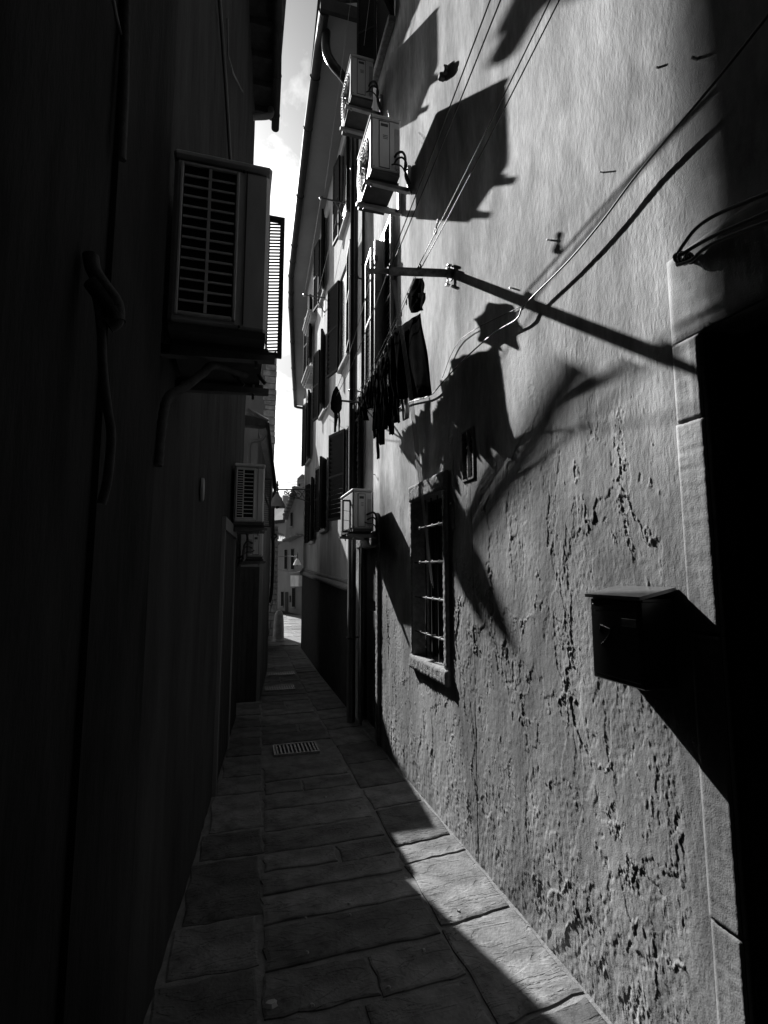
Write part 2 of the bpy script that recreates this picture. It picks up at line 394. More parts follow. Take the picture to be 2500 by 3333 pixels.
ye = [-.6, .1, .75, 1.42, 2.09, 2.33, 2.62, 2.85, 3.05, 3.24, 3.5, 3.8, 4.06, 4.29, 4.62, 4.8]
y = 5.2
while y < 13.5: ye.append(y); y += random.uniform(.24, .5)
rows = [(a, b) for a, b in zip(ye, ye[1:])]
for a, b in rows:
    m_ = (a + b) / 2
    if a < 4.79 < b or (a >= 4.79 and b <= 5.21): continue
    if 2.2 < m_ < 2.4 or m_ < 2.09 and m_ > 1.4 or random.random() < .3 and m_ > 2.7:
        xm = jl(m_) + (jr(m_) - jl(m_)) * random.uniform(.4, .6)
        slab(jl(m_), xm, a, b); slab(xm, jr(m_), a, b, skew=.02)
    else: slab(jl(m_), jr(m_), a, b, skew=.025)
ya = [-.6, .3, 1.1, 1.85, 2.40, 2.93, 3.12, 3.62, 3.99, 4.5, 5.0]
y = 5.5
while y < 11.8: ya.append(y); y += random.uniform(.35, .6)
for a, b in zip(ya, ya[1:]): slab(jr((a + b) / 2), WX - .005, a, b, skew=.05)
y = -.6
while y < 12:
    b = y + random.uniform(.28, .55); m_ = (y + b) / 2
    if jl(m_) - leftx(m_) > .12: slab(leftx(m_) + .01, jl(m_), y, b)
    y = b
# further paving out in the sunlit street
for k in range(34):
    y0 = 13.6 + (k // 4) * .85; x0 = .9 + (k % 4) * .55 + .1 * random.random() + .06 * (k // 4)
    slab(x0, x0 + .54, y0, y0 + .84, skew=random.uniform(-.05, .05))
# drain grates
def grate(x0, x1, y0, y1, label):
    t = thing('drain_grate', label, 'drain', ((x0 + x1) / 2, (y0 + y1) / 2, 0), 'iron drain grates along the middle of the alley')
    f = MB(); w = .018
    f.box((x0, y0, .004), (x1, y0 + w, .026)); f.box((x0, y1 - w, .004), (x1, y1, .026)); f.box((x0, y0 + w, .004), (x0 + w, y1 - w, .026)); f.box((x1 - w, y0 + w, .004), (x1, y1 - w, .026))
    f.build('frame', 'iron', t)
    n = 11
    for k in range(n):
        x = x0 + w + (x1 - x0 - 2 * w) * (k + .5) / n
        MB().box((x - .008, y0 + w, .008), (x + .008, y1 - w, .0235)).build('bar', 'iron', t)
    MB().box((x0 + w, y0 + w, -.006), (x1 - w, y1 - w, .003)).build('sump', 'black', t)
grate(.38, .78, 4.85, 5.13, 'slotted iron drain grate nearest the camera, mid alley')
grate(.45, .85, 7.45, 7.72, 'second iron drain grate from the camera, in deep shade')
grate(.54, .96, 8.5, 8.76, 'third iron drain grate, further along in deep shade')
grate(1.0, 1.4, 11.9, 12.1, 'farthest iron drain grate, by the bollard and sunlit street')
# litter and pebbles on slabs
for k, (px, py) in enumerate([(880, 3265), (1015, 3268), (1000, 3097), (1138, 2939), (1265, 3210), (995, 2985), (1058, 2592), (1140, 2975), (1380, 3090), (1494, 2963)]):
    p = onZ(px, py, .02); r_ = .022 if k == 0 else random.uniform(.005, .009)
    mb = MB(); n = 9; ring = [(r_ * random.uniform(.7, 1.2) * math.cos(2 * math.pi * i / n) * 1.4, r_ * random.uniform(.7, 1.2) * math.sin(2 * math.pi * i / n)) for i in range(n)]
    mb.add([(x, y, -.006) for x, y in ring] + [(x * .6, y * .6, r_ * .25) for x, y in ring], [(i, (i + 1) % n, n + (i + 1) % n, n + i) for i in range(n)] + [tuple(range(n, 2 * n))])
    o = mb.build('pebble', 'pier' if k else 'cloth_pale'); o.location = p
    if k == 0: o['label'] = 'pale crumpled scrap on the dark slab at the bottom of the picture'; o['category'] = 'litter'
    else: o['label'] = 'tiny pale pebble lying on the shaded paving'; o['category'] = 'pebble'; o['group'] = 'tiny pebbles on the shaded paving'

# =================================================================== RIGHT NEAR HOUSE (big weathered wall)
rh = thing('plaster_house', 'tall house on the right with sunlit peeling render wall', 'house', (WX + 2, 3, 0))
WIN = (3.25, 3.88, .98, 2.16)      # barred window opening y0,y1,z0,z1
D1 = (-.4, 1.215, -.02, 2.33)      # near doorway
D2 = (4.98, 5.8, -.02, 1.87)       # far doorway
VENT = (2.79, 2.93, 2.17, 2.46)
def h_near(Y, Z):
    h = .010 * (fbm(Y * 1.3, Z * .7, 3) - .5)
    low = sst(2.75 + .9 * (fbm(Y * .9, Z * .9 + 40, 3) - .5) * 2 - Z, 0, 1.2)          # peeling zone weight
    side = sst(Y, 1.36, 1.42)                                                       # smooth band by the door
    h = h + (.0008 + .0008 * low) * (fbm(Y * 30, Z * 19, 4, .62) - .5)
    h = h + .0007 * (vn(Y * 150, Z * 60) - .5)
    # two coats flaking away
    wy = .035 * (fbm(Y * 7, Z * 5 + 60, 3) - .5); wz = .05 * (fbm(Y * 6 + 9, Z * 6 + 80, 3) - .5)
    a = fbm((Y + wy) * 3.3 + 5, (Z + wz) * 1.9 + 3, 8, .57) + .10 * (low - .5) + .07 * sst(.9 - Z, 0, .9)
    c1 = sst(a, .575, .582) * low * side
    h = h - .0020 * c1
    b = fbm((Y + wy) * 6.5 + 31, (Z + wz) * 3.6 + 11, 8, .60) + .10 * sst(1.1 - Z, 0, 1.1)
    c2 = sst(b, .60, .608) * low * side
    h = h - .0015 * c2
    rough = np.clip(c1 * .5 + c2, 0, 1)
    h = h + (.0009 + rough * .0024) * low * (fbm(Y * 80 + 3, Z * 62 + 8, 3, .6) - .5)
    # small lifted flakes, vertical
    f = fbm((Y + wy) * 34 + 50, Z * 19 + 20, 5, .68)
    dens = .025 + .07 * sst(1.5 - Z, 0, 1.5) + .03 * sst(2.4 - Z, 0, .6)
    patch = sst(fbm(Y * 1.7 + 70, Z * 1.1 + 30, 3), .38, .56)
    fl = sst(f, .80 - dens * (.4 + patch), .815 - dens * (.4 + patch)) * low * side
    h = h + fl * .0020 * (.3 + vn(Y * 80, Z * 24))
    # curled lips just outside the flaked edge
    lip = sst(a, .552, .572) * (1 - sst(a, .574, .578)) * low * side * sst(vn(Y * 11, Z * 5 + 7), .5, .8)
    h = h + lip * .0030
    lip2 = sst(b, .582, .598) * (1 - sst(b, .600, .604)) * low * side * sst(vn(Y * 14, Z * 6 + 17), .5, .8)
    h = h + lip2 * .0022
    # foot of wall, crumbling
    foot = sst(.5 + .2 * fbm(Y * 2, Z * 0 + 1, 3) - Z, 0, .35) * side
    h = h + foot * .008 * (fbm(Y * 24, Z * 15, 5, .62) - .5)
    yc = 2.83 + .05 * (fbm(Z * 2.3, Z * 0 + 3, 4) - .5); h = h - .003 * np.exp(-((Y - yc) / .004) ** 2) * sst(2.15 - Z, 0, .1)
    return h
ys = [1.215]
while ys[-1] < 6.02: ys.append(ys[-1] + .0024 + .0019 * (ys[-1] - 1.2))
zs = [-.02]
while zs[-1] < 8.6: zs.append(zs[-1] + (.0048 if zs[-1] < 2.9 else .0048 + .0085 * (zs[-1] - 2.9) / 2.0))
for arr, edges in ((ys, (WIN[0], WIN[1], D2[0], D2[1], VENT[0], VENT[1])), (zs, (WIN[2], WIN[3], D2[3], VENT[2], VENT[3], D1[3]))):
    for e in edges:
        k = int(np.argmin(abs(np.array(arr) - e))); arr[k] = e
relief_grid('wall', np.array(ys), np.array(zs), lambda Y: WX + 0 * Y, h_near, [WIN, D2, VENT], 'render', rh)
# wall above and before the near doorway
ys2 = np.linspace(-.5, 1.215, 90); zs2 = np.array([z for z in zs if z >= D1[3] - 1e-6][::2])
relief_grid('wall_over_door', ys2, zs2, lambda Y: WX + 0 * Y, h_near, [], 'render', rh)
b_ = MB(); b_.prism([(WX, -14), (WX, -.5), (WX + .4, -.5), (WX + .4, 6.02), (7, 6.02), (7, -14)], 0, 8.7); b_.build('house_core', 'plaster_left', rh)
MB().box((WX + .012, -.5, 2.5), (WX + .4, 6.01, 8.6)).build('upper_masonry', 'plaster_left', rh)
MB().box((WX + .012, 1.24, -.01), (WX + .4, 3.2, 2.15)).build('lower_masonry', 'plaster_left', rh)
# near doorway: stone frame with lintel, dark plank door
dr = thing('doorway', 'large shadowed doorway with worn stone frame at the right edge', 'doorway', (WX, .8, 0))
def rough_bar(x0, x1, y0, y1, z0, z1, amp=.004, st=.02, seed=0, comb=False):
    """dressed stone block with a pecked face towards the alley (-X) and soft arrises"""
    rr = np.random.RandomState(seed); rows_ = rr.rand(900); ny = max(4, int((y1 - y0) / st)); nz = max(4, int((z1 - z0) / st))
    mb = MB(); vs = []; fs = []
    for i in range(ny + 1):
        for j in range(nz + 1):
            e = (0.0025 if comb else 0.006) if (i in (0, ny) or j in (0, nz)) else 0
            vs.append((x0 + e - amp * (0 if e else (.5 * rr.rand() + .6 * rows_[i] + .5 * rows_[400 + j // 3]) if comb else rr.rand()), y0 + (y1 - y0) * i / ny, z0 + (z1 - z0) * j / nz))
    for i in range(ny):
        for j in range(nz): a = i * (nz + 1) + j; fs.append((a, a + 1, a + nz + 2, a + nz + 1))
    mb.add(vs, fs, True)
    c = [(x0 + .006, y0, z0), (x0 + .006, y1, z0), (x0 + .006, y1, z1), (x0 + .006, y0, z1)]
    mb.add(c + [(x1, p[1], p[2]) for p in c], [(0, 1, 5, 4), (1, 2, 6, 5), (2, 3, 7, 6), (3, 0, 4, 7)])
    return mb
z = -.02; k = 0
for z1 in (.62, 1.42, 2.07, 2.33):
    rough_bar(WX - .005 - .0015 * (k % 2), WX + .16, 1.205, 1.305 + .003 * (k % 3), z + .0015, z1 - .0015, .0022, .0065, k, True).build('jamb_stone', 'render', dr); z = z1; k += 1
for a, b, q in ((-.2, .42, 2.6), (.425, 1.305, 2.62)):
    rough_bar(WX - .006, WX + .16, a, b, 2.335, q, .0022, .012, 9, True).build('lintel_stone', 'render', dr)
MB().box((WX + .16, -.4, 0), (WX + .2, 1.3, 2.4)).build('door', 'wood', dr)
MB().box((WX + .012, 1.172, .0), (WX + .16, 1.192, 2.31)).build('reveal_shade_board', 'wood', dr)  # dark board added to paint the shade on the jamb reveal
for k in range(7): MB().box((WX + .145, -.35 + k * .225, .02), (WX + .16, -.135 + k * .225, 2.32), .004).build('plank', 'wood', dr)
# barred window
wn = thing('barred_window', 'stone framed window with iron bars in the sunlit wall', 'window', (WX, (WIN[0] + WIN[1]) / 2, WIN[2]))
y0, y1, z0, z1 = WIN
fw = .062
rough_bar(WX - .020, WX + .12, y0 - fw, y0, z0 + .002, z1 - .002, .007, .011, 1).build('jamb_stone', 'stone', wn)
rough_bar(WX - .018, WX + .12, y1, y1 + fw * .7, z0 + .002, z1 - .002, .007, .011, 2).build('jamb_stone', 'stone', wn)
rough_bar(WX - .024, WX + .12, y0 - fw * 1.1, y1 + fw, z1, z1 + .125, .008, .012, 3).build('lintel_stone', 'stone', wn)
rough_bar(WX - .030, WX + .12, y0 - fw * 1.1, y1 + fw * .8, z0 - .10, z0, .009, .012, 4).build('sill_stone', 'stone', wn)
MB().box((WX + .25, y0 - .05, z0 - .05), (WX + .27, y1 + .05, z1 + .05)).build('dark_room', 'dark', wn)
b_ = MB(); b_.box((WX + .12, y0 - .03, z0 - .03), (WX + .25, y0 - .001, z1 + .03)); b_.box((WX + .12, y1 + .001, z0 - .03), (WX + .25, y1 + .03, z1 + .03)); b_.box((WX + .12, y0, z1 + .001), (WX + .25, y1, z1 + .03)); b_.box((WX + .12, y0, z0 - .03), (WX + .25, y1, z0 - .001)); b_.build('reveal', 'plaster_left', wn)
MB().box((WX + .17, y0 + .01, z0 + .01), (WX + .176, y1 - .01, z1 - .01)).build('pane', 'glass', wn)
for k in range(3): MB().box((WX + .15, y0 + .02 + k * (y1 - y0 - .07) / 2, z0), (WX + .168, y0 + .05 + k * (y1 - y0 - .07) / 2, z1)).build('sash', 'wood', wn)
for k in range(4): MB().tube([(WX + .05, y0 + .12 + k * .13, z0), (WX + .05, y0 + .12 + k * .13, z1)], .006, 8).build('bar', 'black', wn)
for k in range(4):
    zz = z0 + .18 + k * .26
    MB().tube([(WX + .008, y0 - .002, zz), (WX + .006, y1 + .002, zz)], .006, 8).build('crossbar', 'bracket_old', wn)
    b_ = MB()
    for q in range(4):
        c = (WX + .01, y0 + .12 + q * .13, zz); b_.box((c[0] - .009, c[1] - .012, c[2] - .012), (c[0] + .016, c[1] + .012, c[2] + .012), .004)
    b_.build('collar', 'bracket_old', wn)
# small louvred vent
vt = thing('wall_vent', 'tall narrow recessed vent high in the wall, in the laundry shadow', 'vent', (WX, 2.86, 2.17))
MB().box((WX + .04, VENT[0], VENT[2]), (WX + .06, VENT[1], VENT[3])).build('backing', 'black', vt)
b_ = MB(); w = .012
for (a, b, c, d) in ((VENT[0] - w, VENT[0], VENT[2] - w, VENT[3] + w), (VENT[1], VENT[1] + w, VENT[2] - w, VENT[3] + w), (VENT[0], VENT[1], VENT[2] - w, VENT[2]), (VENT[0], VENT[1], VENT[3], VENT[3] + w), (2.855, 2.865, VENT[2], VENT[3])):
    b_.box((WX - .009, a, c), (WX + .04, b, d))
b_.build('frame', 'stone', vt)
for k in range(9): MB().box((WX + .01, VENT[0] + .003, VENT[2] + .02 + k * .029), (WX + .035, VENT[1] - .003, VENT[2] + .03 + k * .029)).build('slat', 'wood', vt)
# far doorway in the same wall
dd = thing('doorway', 'narrow black doorway with stone lintel below the lowest right air conditioner', 'doorway', (WX, 5.4, 0))
rough_bar(WX - .018, WX + .1, D2[0] - .09, D2[0], -.01, 1.868, .007, .012, 5).build('jamb_stone', 'stone', dd)
rough_bar(WX - .02, WX + .1, D2[0] - .09, 5.83, 1.872, 2.02, .007, .012, 6).build('lintel_stone', 'stone', dd)
MB().box((WX + .1, D2[0] - .05, 0), (WX + .14, D2[1] + .05, 1.9)).build('door', 'wood', dd)
for k in range(3): MB().box((WX + .088, D2[0] + .06, .1 + k * .6), (WX + .1, D2[1] - .06, .6 + k * .6), .01).build('panel', 'wood', dd)

# =================================================================== AIR CONDITIONERS
def ac_unit(label, loc, side, Lg, Wd, Ht, end, m='ac', gap=.07, deflector=None, brk='bracket', cols=(.5,), nrow=14, guard=True, br_drop=.0):
    """side +1: on the left wall (faces +X); side -1: on the right wall (faces -X). y=0 is the end face near the camera"""
    t = thing('air_conditioner', label, 'air conditioner', loc, 'air conditioner units bolted to the alley walls', 0 if side > 0 else math.pi)
    d = side; x0, x1 = gap, gap + Wd
    Yb = lambda a, b: (min(d * a, d * b), max(d * a, d * b))
    def B(mb, xa, xb, ya, yb, za, zb, bev=0): p, q = Yb(ya, yb); mb.box((xa, p, za), (xb, q, zb), bev); return mb
    P = lambda mb, n, mm, par=t: mb.build(n, mm, par, local=True)
    P(B(MB(), x0, x1, 0, Lg, .03, Ht - .03, .014), 'casing', m)
    P(B(MB(), x0 - .004, x1 + .005, -.006, Lg + .006, Ht - .03, Ht, .010), 'lid', m)
    P(B(MB(), x0 + .005, x1 - .005, .004, Lg - .004, .006, .0305), 'base_pan', 'ac_base')
    for q in (.1, Lg - .1): P(B(MB(), x0 - .01, x1 + .01, q - .02, q + .02, -.012, .008), 'foot', 'ac_base')
    if end == 'grille':
        ga, gb = x0 + .03 * Wd / .3, x1 - .11 * Wd / .3; za, zb = .07, Ht - .06
        P(B(MB(), ga, gb, -.002, .004, za, zb), 'coil', 'black')
        fr = MB(); w = .012
        B(fr, ga - w, ga, -.009, .003, za - w, zb + w, .003); B(fr, gb, gb + w, -.009, .003, za - w, zb + w, .003)
        B(fr, ga, gb, -.009, .003, za - w, za, .003); B(fr, ga, gb, -.009, .003, zb, zb + w, .003)
        for c in cols: xm = ga + (gb - ga) * c; B(fr, xm - .005, xm + .005, -.009, .003, za, zb)
        g = P(fr, 'grille_frame', m)
        segs = [ga] + [ga + (gb - ga) * c for c in cols] + [gb]
        for ci in range(len(segs) - 1):
            nr = nrow[ci] if hasattr(nrow, '__len__') else nrow
            for k in range(1, nr):
                zz = za + (zb - za) * k / nr
                P(B(MB(), segs[ci] + .003, segs[ci + 1] - .003, -.008, .002, zz - .0035, zz + .0035), 'grille_bar', m, t)
        P(B(MB(), gb + .035, gb + .039, -.003, .003, .05, Ht - .04), 'seam', 'ac_base')
        for q in (za - .03, zb + .02): P(MB().tube([(gb + .025, -d * .006, q), (gb + .025, d * .002, q)], .004, 8), 'screw', 'ac_base')
    else:
        # service end: raised valve cover with grip recess, sticker plates, refrigerant pipes
        a, b = x0 + Wd * .38, x0 + Wd * .72
        fr = MB(); e = .004
        for (p, q, r_, s_) in ((a - e, a, .05, Ht - .05), (b, b + e, .05, Ht - .05), (a, b, .05, .05 + e), (a, b, Ht - .05 - e, Ht - .05)): B(fr, p, q, -.004, .002, r_, s_)
        P(fr, 'panel_edge', 'ac_base')
        P(B(MB(), a + .001, b - .001, -.003, .002, .055, Ht - .055, .004), 'service_panel', m)
        P(B(MB(), a + .012, b - .012, -.0045, -.002, Ht - .10, Ht - .075), 'grip', 'ac_base')
        P(B(MB(), x0 + .012, x0 + .05, -.003, .002, .06, Ht - .1), 'sticker', 'bracket')
        for k in range(3): P(B(MB(), a + .015, b - .03, -.0045, -.002, Ht * .6 + k * .014, Ht * .6 + .004 + k * .014), 'vent_slot', 'ac_base')
        for k in range(2):
            zz = .17 - .05 * k; xs = x0 + .05
            pts = smooth_path([(xs, d * .01, zz), (xs - .01, -d * .035, zz + .005), (xs - .05, -d * .05, zz + .015), (x0 - .028 - .01 * k, -d * .045, zz - .03), (x0 - .034, -d * .02, zz - .12), (0.02, d * .06, zz - .16)], 6)
            P(MB().tube(pts, .010 - .002 * k, 8), 'refrigerant_pipe', 'ac_base')
        P(MB().tube(smooth_path([(x0 + .08, d * .01, .1), (x0 + .05, -d * .03, .08), (x0 - .02, -d * .02, .06), (.02, d * .03, -.1)], 5), .006, 6), 'drain_hose', 'ac_base')
        for k in range(2): P(MB().tube([(x0 + Wd * .15 + k * Wd * .75, -d * .004, .05), (x0 + Wd * .15 + k * Wd * .75, d * .003, .05)], .004, 8), 'screw', 'ac_base')
    # front: fan guard
    if guard:
        cy, cz, r_ = d * Lg * .56, Ht * .5, min(Ht, Lg) * .40
        P(MB().ring((x1 + .001, cy, cz), r_ * 1.02, .006, 'x', 36), 'fan_rim', m)
        disc = MB(); n = 36; disc.add([(x1 + .002, cy + r_ * math.cos(2 * math.pi * k / n), cz + r_ * math.sin(2 * math.pi * k / n)) for k in range(n)], [tuple(range(n))]); P(disc, 'fan_well', 'black')
        g = MB()
        for k in range(1, 9): g.ring((x1 + .026 - .02 * (k / 8) ** 3, cy, cz), r_ * k / 8, .0028, 'x', 32, 5)
        P(g, 'fan_guard_rings', m)
        g = MB()
        for k in range(8):
            a_ = math.pi * k / 4; g.tube([(x1 + .027, cy, cz), (x1 + .024, cy + .6 * r_ * math.cos(a_), cz + .6 * r_ * math.sin(a_)), (x1 + .003, cy + r_ * math.cos(a_), cz + r_ * math.sin(a_))], .003, 5)
        P(g, 'fan_guard_spokes', m)
    if deflector:
        ox, dl, n = deflector[:3]
        f = MB(); za, zb = .0, Ht - .1
        Y0 = deflector[3] if len(deflector) > 3 else .06; Y1 = Y0 + dl
        for (p, q) in ((.001, .008), (ox - .016, ox)): B(f, x1 + p, x1 + q, Y0, Y1, za, zb)
        B(f, x1 + .008, x1 + ox - .016, Y0, Y1, zb - .015, zb); B(f, x1 + .008, x1 + ox - .016, Y0, Y1, za, za + .015)
        df = P(f, 'air_deflector', 'ac_base')
        for k in range(n):
            zz = za + .02 + (zb - za - .04) * k / n; p, q = Yb(Y0 + .006, Y0 + .012)
            s_ = MB().add([(x1 + .006, p, zz - .001), (x1 + ox - .012, p, zz + .006), (x1 + ox - .012, q, zz + .006), (x1 + .006, q, zz - .001), (x1 + .006, p, zz + .003), (x1 + ox - .012, p, zz + .010), (x1 + ox - .012, q, zz + .010), (x1 + .006, q, zz + .003)], [(0, 1, 2, 3), (7, 6, 5, 4), (0, 4, 5, 1), (1, 5, 6, 2), (2, 6, 7, 3), (3, 7, 4, 0)])
            P(s_, 'louvre', 'ac_base', df)
    # two wall brackets
    for q in (.10, Lg - .12):
        f = MB(); xe = x1 + .035
        p0, p1 = Yb(q - .018, q + .018)
        f.box((0.002, p0, -.045), (.03, p1, .2)); f.box((.03, p0, -.045), (.06, p1, -.012))
        f.add([(.03, p0, -.052), (xe, p0, -.034), (xe, p0, -.0125), (.03, p0, -.0125), (.03, p1, -.052), (xe, p1, -.034), (xe, p1, -.0125), (.03, p1, -.0125)], [(0, 1, 2, 3), (7, 6, 5, 4), (0, 4, 5, 1), (1, 5, 6, 2), (2, 6, 7, 3), (3, 7, 4, 0)])
        br = P(f, 'bracket', brk)
        P(MB().tube([(x1 - .03, d * q, -.06), (x1 - .03, d * q, .012)], .006, 6), 'bolt', 'steel', br)
        P(MB().tube([(-.01, d * q, .17), (.04, d * q, .17)], .006, 6), 'bolt', 'steel', br)
    return t
wall_l = lambda y: leftx(y)
a1 = ac_unit('big dirty air conditioner in the left foreground, coil grille towards the camera', (-.30, 1.78, 2.40), 1, .58, .325, .66, 'grille', 'ac_old', gap=.055, deflector=(.062, .02, 40, .12), brk='bracket_old', nrow=14, guard=False)
a2 = ac_unit('smaller air conditioner on the left wall, beyond the big one, with fine grille', (-.075, 4.75, 2.02), 1, .6, .262, .555, 'grille', 'ac_old', gap=.045, deflector=(.07, .02, 24, .15), brk='bracket_old', cols=(.38,), nrow=(20, 12), guard=False)
a3 = ac_unit('plain pale air conditioner low on the left wall, last before the bend', (.0, 5.62, 1.74), 1, .55, .165, .31, 'service', 'ac_old', gap=.11, brk='bracket_old', guard=False)
r1 = ac_unit('sunlit air conditioner on the right wall directly under the highest one', (WX, 3.80, 4.87), -1, .50, .255, .525, 'service', gap=.125)
r2 = ac_unit('highest air conditioner on the right wall, near the top of the picture', (WX, 4.70, 6.42), -1, .50, .24, .50, 'service', gap=.125)
r3 = ac_unit('lowest air conditioner on the right wall, beside the downpipe', (WX, 4.84, 1.99), -1, .6, .195, .42, 'service', gap=.09, deflector=(.08, .03, 3, .1), guard=False)
# bristles of bird spikes on the unit
for k, (u, lab) in enumerate(((r1, 'row of thin wire bird spikes on the upper sunlit air conditioner'),)):
    mb = MB()
    for q in range(22):
        bx = WX - .13 - random.random() * .25; by = 3.82 + random.random() * .6; mb.tube([(bx, by, 5.395), (bx + random.uniform(-.05, .05), by + random.uniform(-.04, .04), 5.395 + random.uniform(.05, .11))], .0012, 4)
    solo(mb, 'bird_spikes', 'steel', lab, 'bird spikes')

# =================================================================== CLOTHES POLE, LINES, LAUNDRY
PY = 3.07
pl = thing('clothes_pole', 'flaking horizontal clothes pole sticking out of the sunlit wall', 'clothes pole', (WX, PY, 3.6))
pw = onX(1470, 890, WX); pt = onY(1262, 882, PY); pe = onY(1200, 883, PY)
MB().tube([pw + Vector((.03, 0, 0)), pw + Vector((-.004, 0, 0))], .05, 14).build('wall_socket', 'rust', pl)
MB().tube([pw, pt], .0265, 14).build('outer_tube', 'rust', pl)
MB().tube([pt + Vector((.01, 0, 0)), pe], .0175, 12).build('inner_rod', 'pipe_grey', pl)
MB().tube([pw + Vector((-.004, 0, 0)), pw + Vector((-.045, 0, 0))], .031, 12).build('clamp', 'ac_base', pl)
for dz, dy in ((.05, -.01), (-.075, .02)):
    MB().tube([pw + Vector((-.02, dy, 0)), pw + Vector((-.02, dy, dz))], .006, 8).build('clamp_bolt', 'steel', pl)
    MB().box(pw + Vector((-.035, dy - .012, dz - .006)), pw + Vector((-.005, dy + .012, dz + .006)), .003).build('wing_nut', 'steel', pl)
knob = [onY(1365, 872, PY), onY(1268, 868, PY)]
for kn in knob: MB().ring(kn + Vector((0, 0, -.008)), .026, .007, 'x', 16).build('rope_ring', 'ac_base', pl)
# far rod on the second house
RY = 4.92
fr_ = thing('clothes_rod', 'thin clothes rod on the right wall where the laundry line ends', 'clothes rod', (WX, RY, 3.38))
fa = onY(1158, 1308, RY); fb = onY(1082, 1302, RY); fc = Vector((WX, RY, fa.z))
MB().tube([fb, fc], .011, 8).build('rod', 'pipe_grey', fr_)
MB().tube([fc + Vector((0, 0, -.22)), fa + Vector((.06, 0, -.012))], .006, 6).build('brace', 'pipe_grey', fr_)
MB().box(fc + Vector((-.006, -.03, -.25)), fc + Vector((0.001, .03, .04))).build('wall_plate', 'pipe_grey', fr_)
def line(a, b, sag, label, r=.0028, n=14, m='rope', cat='clothesline', g=None):
    pts = [Vector(a).lerp(Vector(b), k / n) - Vector((0, 0, sag * 4 * (k / n) * (1 - k / n))) for k in range(n + 1)]
    return solo(MB().tube(pts, r, 6), 'clothesline', m, label, cat, g), pts
kin, kout = knob
_, lin = line(kin + Vector((0, 0, .0)), fa + Vector((0, 0, .012)), .07, 'taut clothesline running from the pole down to the far rod, carrying laundry')
_, lout = line(kout, fb + Vector((.02, 0, .012)), .07, 'outer clothesline from the pole to the small bundle near the downpipe')
line(kin + Vector((-.02, 0, -.03)), fa + Vector((-.03, 0, .012)), .05, 'lower return cord of the laundry line hanging beside the upper one', r=.002)
for k, (k0, pxs) in enumerate(((kin, (1788, 1812)), (kout, (1594, 1622)))):
    for q, px in enumerate(pxs):
        e = onX(px, 0, k0.x + .0); e = k0 + (e - k0) * 1.35
        line(k0 + Vector((.012 * (q * 2 - 1), 0, .0)), e + Vector((.0, 0, 0)), .02,
             ['inner pulley line, left strand, climbing from the pole to the top edge', 'inner pulley line, right strand, climbing from the pole to the top edge', 'outer pulley line, left strand, passing over the big square shadow', 'outer pulley line, right strand, passing over the big square shadow'][k * 2 + q], r=.0032, m='cable')
pk = thing('line_tensioner', 'small knotted line tensioner between the two inner pulley lines above the pole', 'tensioner', onX(1418, 752, 1.12))
c = wpos(pk)
MB().ring(c, .016, .006, 'x', 12).build('ring', 'ac_base', pk); MB().ring(c + Vector((.003, -.03, .045)), .011, .005, 'x', 12).build('ring', 'ac_base', pk); MB().tube([c, c + Vector((.003, -.03, .045))], .005, 6).build('link', 'ac_base', pk)
# bundle of cords hanging down to the window
for k in range(4):
    a = onY(1276 + 3 * k, 912, PY + .02); p = [a, onX(1326 + 4 * k, 1250, 1.12), onX(1362 + 3 * k, 1550, 1.22), onX(1392 + 2 * k, 1800, 1.30), onX(1402 + 3 * k, 1890 + 8 * k, 1.33)]
    solo(MB().tube(smooth_path(p, 6), .0022, 5), 'cord', 'rope', ['leftmost', 'second from the left', 'third from the left', 'rightmost'][k] + ' of the four thin cords slanting down across the barred window', 'cord', 'cords slanting down across the barred window')

def garment(label, panels, folds, m, line_x, cat, seed, thick=.004, amp=.02):
    """panels: (top_y0, top_y1, top_z0, top_z1, bottom_y0, bottom_y1, bottom_z0, bottom_z1) hung in the plane of the line"""
    rr = random.Random(seed); ph = rr.random() * 6; mb = MB()
    for (a0, a1, za, zb, b0, b1, zc, zd) in panels:
        n, q = 16, 16; vs = []
        for i in range(n + 1):
            u = i / n
            for j in range(q + 1):
                v = j / q
                Y = (a0 + (a1 - a0) * u) * (1 - v) + (b0 + (b1 - b0) * u) * v + .006 * math.sin(v * 9 + ph + u)
                Z = (za + (zb - za) * u) * (1 - v) + (zc + (zd - zc) * u) * v + (.008 * math.sin(u * folds * 6.3 + ph) * v)
                X = line_x + amp * (.3 + v) * math.sin(u * folds * 6.28 + ph + .8 * math.sin(3 * v)) + .35 * amp * math.sin(u * 23 + v * 7 + ph)
                vs.append((X, Y, Z))
        mb.add(vs, [(i * (q + 1) + j, i * (q + 1) + j + 1, (i + 1) * (q + 1) + j + 1, (i + 1) * (q + 1) + j) for i in range(n) for j in range(q)], True)
    o = solo(mb, cat.replace(' ', '_'), m, label, cat)
    so_ = o.modifiers.new('thickness', 'SOLIDIFY'); so_.thickness = thick
    return o
def lz(y_): # height of the inner line at world y
    for a, b in zip(lin, lin[1:]):
        if a.y <= y_ <= b.y: return a.z + (b.z - a.z) * (y_ - a.y) / (b.y - a.y)
    return lin[-1].z
lx = kin.x + .035
P2 = lambda px, py: (onX(px, py, lx).y, onX(px, py, lx).z)
def pan(*q):  # four photo corners: top-left(far), top-right(near), bottom-left, bottom-right
    (a0, za), (a1, zb), (b0, zc), (b1, zd) = [P2(*p) for p in q]
    return (a0, a1, za, zb, b0, b1, zc, zd)
garment('small dark top hanging from the pole end of the line', [pan((1344, 905), (1378, 903), (1322, 965), (1388, 965)), pan((1322, 952), (1388, 952), (1330, 1020), (1378, 1012))], 1.5, 'cloth', lx, 'top', 1, amp=.012)
